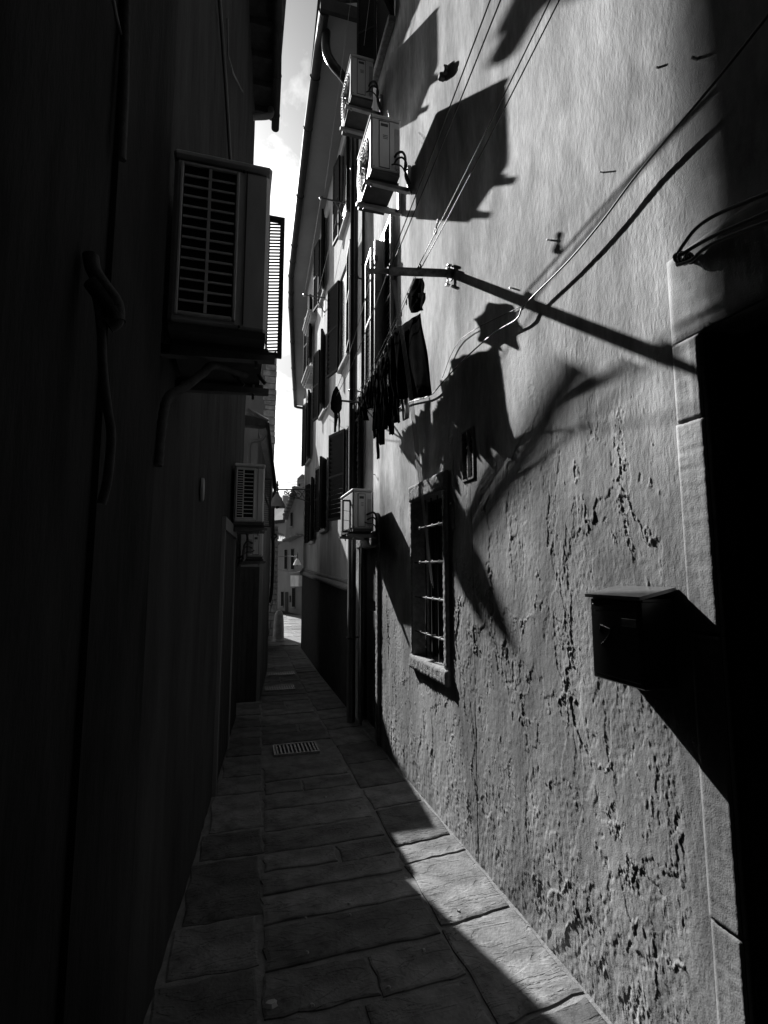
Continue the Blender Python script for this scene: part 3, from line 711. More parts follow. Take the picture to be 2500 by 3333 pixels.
garment('large black towel, widest piece of laundry on the line', [pan((1272, 1078), (1362, 1018), (1330, 1302), (1396, 1284))], 1.2, 'cloth', lx + .012, 'towel', 2, amp=.009)
garment('dark skirt hanging between the towel and the shirts', [pan((1262, 1105), (1312, 1060), (1292, 1290), (1325, 1300))], 2, 'cloth', lx - .02, 'skirt', 3, amp=.02)
garment('black trousers with two long legs, the lowest hanging laundry', [pan((1256, 1135), (1285, 1105), (1260, 1260), (1292, 1250)), pan((1258, 1258), (1274, 1255), (1262, 1412), (1280, 1414)), pan((1276, 1254), (1292, 1250), (1275, 1375), (1300, 1375))], 1.6, 'cloth', lx + .01, 'trousers', 4, amp=.012)
garment('charcoal shirt with long sleeves in the middle of the laundry', [pan((1232, 1190), (1262, 1145), (1235, 1330), (1262, 1310)), pan((1226, 1215), (1236, 1198), (1222, 1400), (1236, 1395)), pan((1250, 1200), (1262, 1185), (1252, 1400), (1264, 1395))], 2, 'cloth2', lx - .012, 'shirt', 5, amp=.014)
garment('black leggings hanging straight behind the shirt', [pan((1222, 1215), (1236, 1190), (1224, 1440), (1239, 1448))], 1.5, 'cloth', lx + .02, 'leggings', 6, amp=.012)
garment('crumpled dark clothes bunched at the far end of the line', [pan((1166, 1300), (1192, 1250), (1170, 1345), (1194, 1372)), pan((1178, 1280), (1203, 1240), (1183, 1330), (1208, 1330))], 3, 'cloth2', lx - .006, 'clothes', 7, amp=.02)
garment('short dark underwear pinned beside the bunched clothes', [pan((1200, 1238), (1222, 1205), (1203, 1330), (1220, 1318))], 2, 'cloth', lx, 'underwear', 8, amp=.014)
garment('pair of grey socks hanging low behind the trousers', [pan((1210, 1340), (1217, 1340), (1212, 1425), (1219, 1425)), pan((1221, 1380), (1228, 1380), (1224, 1490), (1229, 1495))], 1, 'cloth2', lx + .01, 'socks', 9, amp=.006)
garment('pale strip standing in for rim light between the black garments', [pan((1290, 1262), (1316, 1255), (1303, 1366), (1316, 1360))], 2, 'cloth_pale', lx + .03, 'cloth', 10, amp=.01)  # pale strip imitates rim light by its colour
garment('narrow pale strip standing in for rim light in the middle of the laundry', [pan((1236, 1290), (1246, 1280), (1236, 1345), (1240, 1340))], 1, 'cloth_pale', lx + .03, 'cloth', 11, amp=.01)  # another pale strip coloured to imitate rim light
# small bunch on the outer line
ox_ = fb.x + .03; oy = RY - .05
t = thing('hanging_bundle', 'small ragged bundle of clothes hanging by itself on the rod left of the downpipe', 'clothes', (ox_, oy, fa.z))
c = Vector((ox_, oy, fa.z))
mb = MB(); mb.lathe((c.x, c.y, c.z - .05), [(.003, .17), (.03, .12), (.05, .06), (.058, .0), (.05, -.06), (.03, -.09)], 12)
mb.v = [(x + random.uniform(-.006, .006), y_ + random.uniform(-.006, .006), z_) for x, y_, z_ in mb.v]; mb.build('bag', 'cloth2', t)
for k in range(7):
    a = random.uniform(-.05, .05); l_ = random.uniform(.1, .26)
    MB().tube([(c.x + a, c.y + .5 * a, c.z - .08), (c.x + a + random.uniform(-.01, .01), c.y, c.z - .12 - l_ * .5), (c.x + a * 1.1, c.y, c.z - .12 - l_)], [.008, .011, .006], 6).build('strap', 'cloth2', t)
def upsun(px, py, X): p = onX(px, py, WX); return p + sdir * ((X - WX) / sdir.x)
rk = thing('drying_pole', 'slanting pole with a hanging cloth past the corner of the tall left house', 'drying pole', upsun(1520, 1750, 0.0))
MB().tube([upsun(1515, 1762, 0.0), upsun(1890, 1195, -.01)], .036, 8).build('pole', 'pipe_grey', rk)
cl_ = [upsun(px, py, 0.01) for px, py in ((1455, 1672), (1530, 1745), (1590, 1850), (1640, 1980), (1700, 2160), (1620, 2060), (1580, 1965), (1600, 2085), (1535, 1985), (1490, 1890), (1462, 1800), (1428, 1905), (1438, 1780))]
MB().extr(cl_, (.03, 0, 0)).build('cloth', 'cloth', rk)
# clothes pegs
peg = MB().box((-.004, -.006, -.03), (.004, .006, .012), .002)
pg0 = peg.build('clothes_peg', 'cloth_pale')
for k in range(16):
    y_ = 3.35 + k * .115 + .03 * random.random(); o = pg0 if k == 0 else pg0.copy()
    if k: C.objects.link(o)
    o.location = (kin.x + .004, y_, lz(y_) + .004); o['label'] = 'small pale clothes peg gripping laundry on the line'; o['category'] = 'clothes peg'; o['group'] = 'clothes pegs along the laundry line'

# =================================================================== MAILBOX
mbx = thing('mailbox', 'black metal mailbox with slanted lid on the sunlit wall', 'mailbox', (WX, 1.48, 1.24))
ya_, yb_ = 1.362, 1.602; xo = 1.212
b_ = MB(); b_.box((xo, ya_, 1.243), (WX - .006, yb_, 1.512), .004); b_.build('body', 'mailbox', mbx)
b_ = MB(); e = .012
b_.add([(xo - e, ya_ - e, 1.516), (WX - .006, ya_ - e, 1.545), (WX - .006, yb_ + e, 1.545), (xo - e, yb_ + e, 1.516), (xo - e, ya_ - e, 1.527), (WX - .006, ya_ - e, 1.556), (WX - .006, yb_ + e, 1.556), (xo - e, yb_ + e, 1.527)], [(3, 2, 1, 0), (4, 5, 6, 7), (0, 1, 5, 4), (1, 2, 6, 5), (2, 3, 7, 6), (3, 0, 4, 7)]); b_.build('lid', 'mailbox_lid', mbx)
MB().box((xo + .01, ya_ + .002, 1.508), (WX - .01, yb_ - .002, 1.518)).build('lid_lip', 'mailbox', mbx)
MB().box((xo - .004, ya_ + .02, 1.43), (xo + .001, ya_ + .085, 1.455), .001).build('name_plate', 'plate', mbx)
MB().box((xo - .002, ya_ + .012, 1.26), (xo + .001, yb_ - .012, 1.495), .001).build('door', 'mailbox', mbx)
MB().box((xo - .003, ya_ + .03, 1.474), (xo + .002, yb_ - .03, 1.484)).build('letter_slot', 'black', mbx)
# worn number seven on the door
b_ = MB(); q = lambda a, b: (xo - .0035, a, b)
b_.tube([q(ya_ + .19, 1.40), q(ya_ + .185, 1.425), q(ya_ + .17, 1.42), q(ya_ + .14, 1.415)], .003, 5); b_.tube([q(ya_ + .14, 1.415), q(ya_ + .145, 1.395), q(ya_ + .165, 1.375), q(ya_ + .185, 1.36)], .003, 5); b_.build('painted_mark', 'plate', mbx)

# =================================================================== CABLES, HOOKS, NAILS ON THE WALL
cp = [(2620, -110), (2500, 50), (2300, 300), (2080, 560), (1960, 720), (1850, 850), (1740, 960), (1700, 1003), (1680, 1040), (1600, 1090), (1500, 1180), (1440, 1245), (1398, 1288), (1330, 1310), (1290, 1335)]
offs = [.05, .045, .035, .03, .03, .03, .03, .03, .028, .026, .024, .02, .016, .012, .01]
pts = [onX(p[0], p[1], WX - o) for p, o in zip(cp, offs)]
solo(MB().tube(smooth_path(pts, 8), .0042, 7), 'cable', 'cable', 'long loose cable running diagonally up the sunlit wall to the top right corner', 'cable')
solo(MB().tube(smooth_path([onX(1690, 1000, WX - .008), onX(1500, 1105, WX - .01), onX(1440, 1230, WX - .012)], 5), .002, 6), 'cable', 'cable', 'short thin wire lying against the wall just below the diagonal cable', 'wire')
for k, (pp, lab) in enumerate((([(2200, 836), (2222, 800), (2270, 740), (2350, 690), (2520, 620), (2640, 560)], 'upper looping cable above the doorway lintel at right'), ([(2196, 845), (2240, 815), (2330, 765), (2500, 690), (2640, 620)], 'lower cable along the doorway lintel at right'), ([(2205, 862), (2250, 848), (2290, 812), (2360, 775), (2560, 700)], 'third cable, half hidden on top of the lintel at right'))):
    solo(MB().tube(smooth_path([onX(p[0], p[1], WX - .03 - .008 * k) for p in pp], 7), .006, 7), 'cable', 'cable', lab, 'cable')
mb = MB()
for k in range(5):
    c = onX(2205 + 10 * k, 840 + 5 * (k % 2), WX - .03); mb.ring(c, .014 + .003 * (k % 3), .004, 'x' if k % 2 else 'y', 12)
solo(mb, 'cable_clip', 'cable', 'tangled cable clips at the corner of the doorway lintel', 'cable clip')
def nail(px, py, out_=.03, lab='', r=.004, bend=0):
    p = onX(px, py, WX); mb = MB().tube([p + Vector((.01, 0, 0)), p + Vector((-out_, 0, 0)), p + Vector((-out_, 0, bend))] if bend else [p + Vector((.01, 0, 0)), p + Vector((-out_, 0, 0))], r, 6)
    return solo(mb, 'wall_hook', 'steel', lab, 'hook')
nail(1472, 1641, .017, 'small bent nail right of the barred window top', .003)
nail(1792, 782, .02, 'dark nail in the middle of the bright upper wall', .004)
nail(1668, 938, .018, 'dark nail just above where the pole shadow starts', .004)
nail(1222, 1545, .03, 'small hook near the far edge of the wall above the lowest unit', .005, .03)
nail(2270, 192, .02, 'dark peg near the top right of the wall', .005)
nail(2145, 221, .012, 'tiny nail left of the dark peg at top right', .004)
nail(1965, 562, .02, 'tiny nail beside the diagonal cable', .003)
p = onX(1450, 240, WX)
mb = MB(); mb.box(p + Vector((-.03, -.045, -.012)), p + Vector((.004, .035, .03)), .006); mb.box(p + Vector((-.05, -.02, -.05)), p + Vector((0, .03, -.005)), .01); mb.box(p + Vector((-.04, -.08, -.06)), p + Vector((-.004, -.035, -.015)), .008)
solo(mb, 'broken_bracket', 'ac_base', 'broken bracket stub in a plaster hole between the two big shadows', 'bracket')

# upper folded shutters of the window above the clothesline
def louvre(p0, p1, z0, z1, th, n, mat_, name, label, cat='shutter', group=None, frame=.022, parent=None):
    """louvred leaf between plan points p0 and p1"""
    p0 = Vector((p0[0], p0[1], 0)); p1 = Vector((p1[0], p1[1], 0)); u = (p1 - p0); w = u.length; u.normalize(); nrm = Vector((-u.y, u.x, 0))
    t = thing(name, label, cat, (p0.x, p0.y, z0), group) if parent is None else None
    par = t if t else parent
    def bx(a, b, c, d, th_=th): # along u a..b, z c..d
        mb = MB(); vs = []
        for s_ in (-th_ / 2, th_ / 2):
            for (uu, zz) in ((a, c), (b, c), (b, d), (a, d)): q = p0 + u * uu + nrm * s_; vs.append((q.x, q.y, zz))
        return mb.add(vs, [(3, 2, 1, 0), (4, 5, 6, 7), (0, 1, 5, 4), (1, 2, 6, 5), (2, 3, 7, 6), (3, 0, 4, 7)])
    f = MB()
    for a, b, c, d in ((0, frame, z0, z1), (w - frame, w, z0, z1), (frame, w - frame, z0, z0 + frame * 1.6), (frame, w - frame, z1 - frame * 1.6, z1), (frame, w - frame, (z0 + z1) / 2 - frame * .6, (z0 + z1) / 2 + frame * .6)):
        g = bx(a, b, c, d); f.add(g.v, g.f)
    f.build('frame', mat_, par)
    zz = z0 + frame * 1.6; H_ = z1 - z0 - frame * 3.2
    sl = MB()
    for k in range(n):
        zc = zz + H_ * (k + .5) / n; hh = H_ / n * .42; vs = []
        for a in (frame, w - frame):
            for (s_, dz) in ((-th * .42, -hh), (-th * .42 + .004, -hh - .002), (th * .42, hh - .002), (th * .42 - .004, hh)):
                q = p0 + u * a + nrm * s_; vs.append((q.x, q.y, zc + dz))
        one = MB().add(vs, [(0, 1, 2, 3), (7, 6, 5, 4), (0, 4, 5, 1), (1, 5, 6, 2), (2, 6, 7, 3), (3, 7, 4, 0)])
        one.build('slat', mat_, par)
    return t
z0s, z1s = 3.4, 4.85
fs_ = thing('folding_shutter', 'grey folding louvred shutter standing open in front of the upper window', 'shutter', (1.2, 4.3, z0s))
ya4, yb4, yc4 = 4.62, 4.45, 4.30
pA = onY(1193, 900, 5.05); pB = onY(1211, 900, 4.75); pC = onY(1253, 900, 4.64); pD = onY(1276, 900, 4.38)
louvre((pA.x, 5.05), (pB.x, 4.75), z0s, z1s, .03, 26, 'shutter_grey', '', '', parent=fs_)
louvre((pC.x, 4.64), (pD.x, 4.38), z0s, z1s + .12, .03, 28, 'shutter_grey', '', '', parent=fs_)
MB().box((pB.x + .004, 4.66, z0s), (pC.x - .004, 4.685, z1s + .03), .003).build('leaf_panel', 'shutter_grey', fs_)
for k in range(3): MB().box((pB.x + .02, 4.652, z0s + .1 + k * .42), (pC.x - .02, 4.659, z0s + .45 + k * .42), .004).build('panel_moulding', 'shutter_grey', fs_)
for k in (z0s + .2, z1s - .2):
    MB().box((pB.x - .004, 4.640, k), (pB.x + .03, 4.651, k + .05)).build('hinge', 'ac_base', fs_)
    MB().tube([(pC.x, 4.65, k), (WX, 4.7, k - .01)], .005, 6).build('stay_arm', 'steel', fs_)
MB().box((WX - .03, 4.40, z0s), (WX, 4.44, z1s + .12)).build('hinge_post', 'shutter_grey', fs_)
uw = thing('upper_window', 'dark upper window behind the grey folding shutter', 'window', (WX, 4.4, z0s))
MB().box((WX - .006, 4.50, z0s), (WX + .01, 5.15, z1s + .1)).build('opening', 'dark', uw)
b_ = MB(); b_.box((WX - .02, 4.44, z0s - .02), (WX + .01, 4.5, z1s + .16)); b_.box((WX - .02, 5.15, z0s - .02), (WX + .01, 5.2, z1s + .16)); b_.box((WX - .02, 4.5, z1s + .1), (WX + .01, 5.15, z1s + .16)); b_.box((WX - .05, 4.42, z0s - .08), (WX + .01, 5.22, z0s - .02)); b_.build('frame', 'shutter_grey', uw)
# dark shuttered window high above
hw = thing('high_window', 'dark shuttered window at the top edge of the right wall', 'window', (WX, 4.7, 7.2))
louvre((WX - .02, 4.35), (WX - .16, 4.2), 7.05, 8.3, .03, 26, 'shutter', '', '', parent=hw)
louvre((WX - .02, 5.0), (WX - .2, 5.15), 7.05, 8.3, .03, 26, 'shutter', '', '', parent=hw)
MB().box((WX - .012, 4.4, 7.05), (WX + .01, 5.0, 8.3)).build('opening', 'dark', hw)
MB().box((WX - .07, 4.33, 6.97), (WX + .01, 5.07, 7.05), .01).build('sill', 'stone', hw)

# =================================================================== SECOND RIGHT HOUSE
h2 = thing('second_house', 'second house on the right with sunlit wall, many shutters and deep eaves', 'house', (2.4, 9, 0))
W2 = [(1.345, 6.02), (1.36, 8.5), (1.43, 11.6), (1.66, 13.4), (1.90, 15.4), (2.28, 18.6)]
def w2x(Y): return np.interp(Y, [p[1] for p in W2], [p[0] for p in W2])
GZ = 8.2
ys3 = np.arange(6.02, 11.62, .02); ys3[-1] = 11.6; zs3 = np.arange(-.02, GZ, .022)
relief_grid('wall', ys3, zs3, lambda Y: w2x(Y), lambda Y, Z: .008 * (fbm(Y * 1.5, Z * .7, 3) - .5) + .003 * (fbm(Y * 12, Z * 5, 4) - .5), [], 'render2', h2)
MB().prism([(p[0] + .012, p[1]) for p in W2] + [(8, 18.6), (8, 6.03), ], 0, GZ - .01).build('house_core', 'plaster_far', h2)
GP = [(.80, 5.42), (.836, 7.1), (.943, 9.97), (.99, 11.1), (1.13, 12.5), (1.6, 16.4), (2.1, 20.3)]
fine = []
for a, b in zip(GP, GP[1:]):
    for k in range(4): fine.append((a[0] + (b[0] - a[0]) * k / 4, a[1] + (b[1] - a[1]) * k / 4))
fine.append(GP[-1])
g = MB().tube([(x, y_, GZ - .02) for x, y_ in fine], .062, 12); gu = g.build('gutter', 'gutter', h2)
for k in range(2, len(fine) - 1, 2): MB().ring((fine[k][0], fine[k][1], GZ - .02), .066, .006, 'y', 14).build('gutter_clip', 'gutter', gu)
b_ = MB(); n = len(fine)
inner = [(max(w2x(y_), x + .3) + .02, y_) for x, y_ in fine]
vs = [(x + .05, y_, GZ + .02) for x, y_ in fine] + [(x, y_, GZ + .02) for x, y_ in inner] + [(x + .05, y_, GZ + .09) for x, y_ in fine] + [(x, y_, GZ + .3) for x, y_ in inner]
fs = []
for k in range(n - 1): fs += [(k, k + 1, n + k + 1, n + k), (2 * n + k, 3 * n + k, 3 * n + k + 1, 2 * n + k + 1), (k, 2 * n + k, 2 * n + k + 1, k + 1)]
fs += [(0, n, 3 * n, 2 * n), (n - 1, 3 * n - 1, 4 * n - 1, 2 * n - 1)]
b_.add(vs, fs).build('soffit', 'soffit', h2)
b_ = MB(); b_.add([(fine[0][0] - .08, fine[0][1] - .05, GZ + .10), (WX + .02, fine[0][1] - .05, GZ + .36), (8, 6, 10.5), (8, 18.6, 10.5), (2.6, 20.3, GZ + .4), (2.05, 20.3, GZ + .12), (1.05, 12.5, GZ + .12)], [(0, 1, 6), (1, 2, 6), (2, 3, 6), (3, 4, 6), (4, 5, 6)]).build('roof', 'tile', h2)
MB().box((fine[0][0] - .05, fine[0][1] - .06, GZ - .06), (WX, fine[0][1] - .01, GZ + .1)).build('end_board', 'gutter', h2)
MB().tube([(2.1, 20.3, GZ - .02), (2.16, 20.33, GZ - .04), (2.4, 20.33, GZ - .06)], .05, 10).build('gutter_end', 'gutter', h2)
# gutter outlet and fat downpipe
dp = thing('downpipe', 'fat dark downpipe dividing the two right houses, with bright rims', 'downpipe', (1.19, 5.95, 0))
px_, py_ = onY(1150, 1200, 5.72).x, 5.72
MB().tube(smooth_path([(.86, 5.62, GZ - .05), (.87, 5.64, GZ - .28), (.95, 5.66, GZ - .42), (1.12, 5.70, GZ - .55), (px_, py_, GZ - .75), (px_, py_, GZ - 1.0)], 6), .055, 12).build('swan_neck', 'pipe', dp)
MB().tube([(px_, py_, .0), (px_, py_, GZ - .98)], .048, 16).build('pipe', 'pipe', dp)
for zc in (.9, 2.3, 3.7, 5.1, 6.5):
    c = MB().ring((px_, py_, zc), .051, .006, 'z', 18).build('collar', 'pipe', dp); MB().tube([(px_, py_, zc), (WX + .01, py_ + .02, zc)], .008, 6).build('collar_stay', 'pipe', dp)
p2 = thing('downpipe', 'thinner dark pipe close behind the fat downpipe', 'downpipe', (1.27, 5.7, 0))
q2 = onY(1180, 1200, 5.60)
MB().tube([(q2.x, 5.60, 0), (q2.x, 5.60, 7.2)], .016, 10).build('pipe', 'pipe', p2)
for zc in (1.2, 3.2, 5.2): MB().ring((q2.x, 5.6, zc), .019, .004, 'z', 12).build('clip', 'pipe', p2)
# white thin pipe at bottom right of downpipe
p3 = thing('service_pipe', 'thin pale service pipe low down beside the fat downpipe', 'pipe', (1.24, 5.7, 0))
q3 = onY(1170, 2100, 5.5); MB().tube(smooth_path([(q3.x, 5.5, .02), (q3.x + .004, 5.5, .5), (q3.x - .006, 5.5, 1.0), (q3.x, 5.5, 1.7)], 4), .006, 8).build('pipe', 'pipe_grey', p3)
# windows with open shutters
def hwindow(y0, y1, z0, z1, label, nearopen=150, faropen=150, m='shutter', lw=.3):
    X0 = float(w2x((y0 + y1) / 2)); t = thing('shuttered_window', label, 'window', (X0, (y0 + y1) / 2, z0), 'shuttered windows of the second right house')
    MB().box((X0 - .013, y0, z0), (X0 + .03, y1, z1)).build('opening', 'dark', t)
    MB().box((X0 - .02, y0 + .05, z0 + .05), (X0 - .014, y1 - .05, z1 - .05)).build('pane', 'glass', t)
    b_ = MB(); w = .045
    b_.box((X0 - .035, y0 - w, z0), (X0 + .01, y0, z1)); b_.box((X0 - .035, y1, z0), (X0 + .01, y1 + w, z1)); b_.box((X0 - .04, y0 - w, z1), (X0 + .01, y1 + w, z1 + w)); b_.build('frame', 'render2', t)
    MB().box((X0 - .055, y0 - w, z0 - .06), (X0 + .01, y1 + w, z0), .01).build('sill', 'render2', t)
    half = lw
    for (yh, sg, ang) in ((y0, -1, nearopen), (y1, 1, faropen)):
        a = R(ang); hx = X0 - .045
        # angle 180 = folded flat on the wall
        dx = -half * math.sin(a); dy = sg * half * -math.cos(a)
        lf = bpy.data.objects.new('shutter', None); C.objects.link(lf); lf.parent = t; lf.location = Vector((hx, yh, z0)) - wpos(t)
        louvre((hx, yh), (hx + dx, yh + dy), z0 - .02, z1 + .02, .035, 18, m, '', '', parent=lf)
    return t
hwindow(6.36, 6.96, 4.45, 5.75, 'middle-floor window nearest the downpipe, shutters open, above the laundry bundle', 174, 165, lw=.36)
hwindow(8.25, 8.8, 4.3, 5.5, 'middle-floor window second from the downpipe with shutters ajar', 160, 166, lw=.27)
hwindow(8.5, 9.05, 6.5, 7.75, 'top-floor window under the eaves with dark open shutters', 164, 170, lw=.3)
hwindow(6.45, 7.0, 6.5, 7.75, 'top-floor window nearest the downpipe, half hidden by the rack', 170, 172, lw=.27)
hwindow(10.3, 10.85, 5.9, 7.2, 'top-floor window farthest along the sunlit wall', 165, 170, lw=.27)
hwindow(10.3, 10.85, 3.9, 5.2, 'middle-floor window farthest along the sunlit wall', 165, 170, lw=.27)
hwindow(7.98, 8.5, 2.3, 3.35, 'lower window with dark shutters casting a tall shadow', 152, 170, lw=.24)
hwindow(5.95, 6.42, 2.3, 3.42, 'lower window hidden behind the lowest unit, louvred shutter open', 178, 162, lw=.42)
hwindow(9.5, 10.0, 2.2, 3.3, 'lower window farthest along the shaded wall', 165, 170, lw=.25)
# string course
sc = thing('string_course', 'rounded stone moulding along the foot of the second right house', 'moulding', (1.35, 8.5, 1.5))
pts = [(float(w2x(y_)) - .03, y_, 1.42 + .035 * (y_ - 6)) for y_ in np.linspace(6.1, 11.5, 12)]
MB().tube(pts, .045, 10).build('roll', 'stone', sc)
MB().tube([(p[0] + .02, p[1], p[2] + .06) for p in pts], .03, 8).build('upper_fillet', 'stone', sc)
for k, (cy, a_) in enumerate(((9.05, 'carved plaster window head high on the far end of the second house'), (9.06, 'stepped plaster window head below the carved one'))):
    zz = 6.6 if k == 0 else 5.45
    cc = thing('window_head', a_, 'window head', (float(w2x(cy + .3)), cy, zz))
    for q in range(3): MB().box((float(w2x(cy)) - .10 - .03 * q, cy + .7, zz + .05 * q), (float(w2x(cy)) + .05, cy + 1.6, zz + .05 * q + .049), .006).build('step', 'render2', cc)
MB().prism([(p[0] - .012, p[1]) for p in W2[:3]] + [(1.5, 11.59), (1.42, 6.05)], 0, [1.40, 1.46, 1.58, 1.58, 1.40]).build('shade_skirt', 'shade_skirt', h2)  # dark skirt laid over the lower wall in place of shade
# drying racks on the second house
def rack(y0, z0, ln, label, shift):
    t = thing('drying_rack', label, 'drying rack', (1.35, y0, z0))
    X0 = float(w2x(y0)); tip = Vector((X0 - ln, y0, z0)); MB().tube([tip, (X0, y0, z0)], .012, 8).build('arm', 'pipe_grey', t)
    MB().tube([(X0, y0, z0 - .28), (X0 - ln * .45, y0, z0)], .009, 8).build('brace', 'pipe_grey', t)
    MB().lathe(tip, [(.0, -.03), (.02, -.02), (.026, 0), (.02, .02), (.0, .03)], 12).build('tip_knob', 'steel', t)
    MB().box((X0 - .01, y0 - .03, z0 - .32), (X0 + .005, y0 + .03, z0 + .05)).build('wall_plate', 'pipe_grey', t)
    return tip
ta = rack(6.75, onY(1045, 645, 6.75).z, 1.35 - onY(1045, 645, 6.75).x, 'upper drying rack arm with glinting tip under the eaves', 0)
tb = rack(8.6, onY(990, 960, 8.6).z, 1.36 - onY(990, 960, 8.6).x, 'lower drying rack arm further along the sunlit wall', 0)
line(ta, tb, .02, 'bright line between the tips of the two drying racks', r=.004)
line(ta + Vector((.28, 0, 0)), tb + Vector((.22, 0, 0)), .02, 'second line between the two drying racks, nearer the wall', r=.004)
line(knob[1] + Vector((-.1, 0, .0)), Vector((1.28, 8.3, 4.25)), .25, 'slack cord from the pole down to the small bundle past the downpipe', r=.003)
for k in range(2): line(ta + Vector((.04 + .3 * k, 0, .0)), onY(1150 + 60 * k, -60, 4.6), .0, ['left of two thin wires rising from the rack to the top edge', 'right of two thin wires rising from the rack to the top edge'][k], r=.0025, m='rope', cat='wire')

# =================================================================== LEFT SIDE
nh = thing('near_left_house', 'black shadowed house wall filling the left edge', 'house', (-2, 0, 0))
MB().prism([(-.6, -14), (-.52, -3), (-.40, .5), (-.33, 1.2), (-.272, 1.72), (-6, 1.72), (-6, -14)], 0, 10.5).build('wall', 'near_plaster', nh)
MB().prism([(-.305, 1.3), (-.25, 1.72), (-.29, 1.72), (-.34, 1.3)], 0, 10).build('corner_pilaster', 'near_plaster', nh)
MB().box((-1.2, -14, 10.0), (-.1, 1.9, 10.12)).build('soffit', 'wood', nh)
bh = thing('rear_sky_block', 'unseen dark house added behind the camera to block sky light', 'house', (0, -15, 0))
MB().box((-6, -18, 0), (7, -14.01, 11)).build('wall', 'near_plaster', bh)  # unseen block added to keep low sky light out of the alley
lh = thing('left_house', 'tall rough-rendered house on the left with projecting eaves', 'house', (-2, 5, 0))
pl_ = [(-.31, 1.72), (-.214, 2.8), (-.07, 4.62), (.058, 6.25)]
EZ = 7.45
def lhx(Y): return np.interp(Y, [p[1] for p in pl_], [p[0] for p in pl_])
def relief_left():
    ysl = np.arange(1.72, 6.26, .02); ysl[-1] = 6.25; zsl = np.arange(-.02, EZ, .026)
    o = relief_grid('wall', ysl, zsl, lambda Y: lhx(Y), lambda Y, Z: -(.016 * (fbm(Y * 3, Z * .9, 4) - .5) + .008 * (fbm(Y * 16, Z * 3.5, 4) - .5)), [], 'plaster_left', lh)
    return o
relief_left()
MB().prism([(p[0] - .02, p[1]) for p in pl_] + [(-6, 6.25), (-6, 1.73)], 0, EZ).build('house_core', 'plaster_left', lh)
# eaves: gutter, rafters, boards, tiles
MB().prism([(-.5, 6.25), (.062, 6.25), (.064, 6.33), (-.5, 6.33)], 6.0, EZ).build('shadow_end_block', 'plaster_left', lh)  # block added to push the shadow edge along the right wall
LG = [(.20, 3.6), (.235, 4.85), (.295, 5.7), (.325, 6.42)]
gt = MB().tube([(x, y_, EZ - .02) for x, y_ in LG], .05, 12).build('gutter', 'gutter', lh)
for k in range(5): MB().ring((.215 + .025 * k, 4.0 + .55 * k, EZ - .02), .053, .005, 'y', 14).build('gutter_clip', 'gutter', gt)
MB().prism([(-.5, 1.7), (.15, 1.7), (.20, 3.6), (.31, 6.38), (-.5, 6.38)], EZ + .08, EZ + .12).build('boarding', 'wood', lh)
for k in range(13):
    yy = 1.9 + k * .36; MB().box((float(lhx(yy)) - .02, yy, EZ + .0), (float(lhx(yy)) + .26, yy + .055, EZ + .078)).build('rafter', 'wood', lh)
for k in range(6): x = -.30 + k * .115; MB().tube([(x, 6.43, EZ + .14 + .02 * (5 - k)), (x, 6.1, EZ + .14 + .02 * (5 - k))], .05, 10).build('verge_tile', 'tile', lh)
MB().add([(.30, 1.7, EZ + .125), (.34, 6.45, EZ + .125), (-5.5, 6.45, EZ + 1.8), (-5.5, 1.7, EZ + 1.8), (.30, 1.7, EZ + .165), (.34, 6.45, EZ + .165), (-5.5, 6.45, EZ + 1.86), (-5.5, 1.7, EZ + 1.86)], [(0, 1, 2, 3), (7, 6, 5, 4), (0, 4, 5, 1), (1, 5, 6, 2), (2, 6, 7, 3), (3, 7, 4, 0)]).build('roof', 'tile', lh)
ld = thing('downpipe', 'grey round downpipe at the far corner of the tall left house', 'downpipe', (0, 5.9, 0))
lp = onY(765, 700, 5.85); MB().tube(smooth_path([(.25, 6.1, EZ - .05), (.22, 6.05, EZ - .2), (lp.x + .06, 5.9, EZ - .45), (lp.x, 5.85, EZ - .7), (lp.x, 5.85, EZ - 1.4), (lp.x, 5.85, 3.4), (lp.x - .004, 5.85, .1)], 6), .038, 12).build('pipe', 'pipe_grey', ld)
for zc in (2.4, 3.7, 5.0, 6.3): MB().ring((lp.x, 5.85, zc), .041, .005, 'z', 16).build('collar', 'pipe_grey', ld)
l2 = thing('downpipe', 'second thinner pipe right beside the grey left downpipe', 'downpipe', (.05, 6.2, 0))
q = onY(789, 700, 6.28); MB().tube([(q.x, 6.28, 2.2), (q.x, 6.28, EZ)], .017, 10).build('pipe', 'pipe_grey', l2)
# cables along left wall
def lwall(px, py, off=.03):
    d = ray(px, py); best = None
    for k in range(400):
        s_ = 1 + k * .03; p = d * s_
        if p.x < lhx(p.y) + off: return p + Vector((0, 0, EYE))
        if p.y > 6.2: return d * (6.2 / d.y) + Vector((0, 0, EYE))
    return d * 3 + Vector((0, 0, EYE))
for k, (pp, lab, r_) in enumerate((([(712, -40), (722, 100), (735, 280), (748, 500), (752, 560)], 'thick dark cable descending the left wall under the eaves', .02), ([(740, 60), (742, 180), (760, 240), (790, 300)], 'thin cable looping from the left wall to the downpipe', .006), ([(365, -20), (380, 60), (392, 110)], 'thin wire on the near left wall at the top', .004))):
    solo(MB().tube([lwall(*p) for p in pp], r_ if k else .012, 7), 'cable', 'pipe_grey' if k else 'cable', lab, 'cable')
pv = thing('vent_pipe', 'upright pipe on the near left wall at the top left', 'pipe', (-.3, 1.3, 3.4))
MB().tube([onY(408, -60, 1.28), onY(405, 300, 1.28), onY(398, 520, 1.28)], [.012, .011, .009], 8).build('pipe', 'hose', pv)
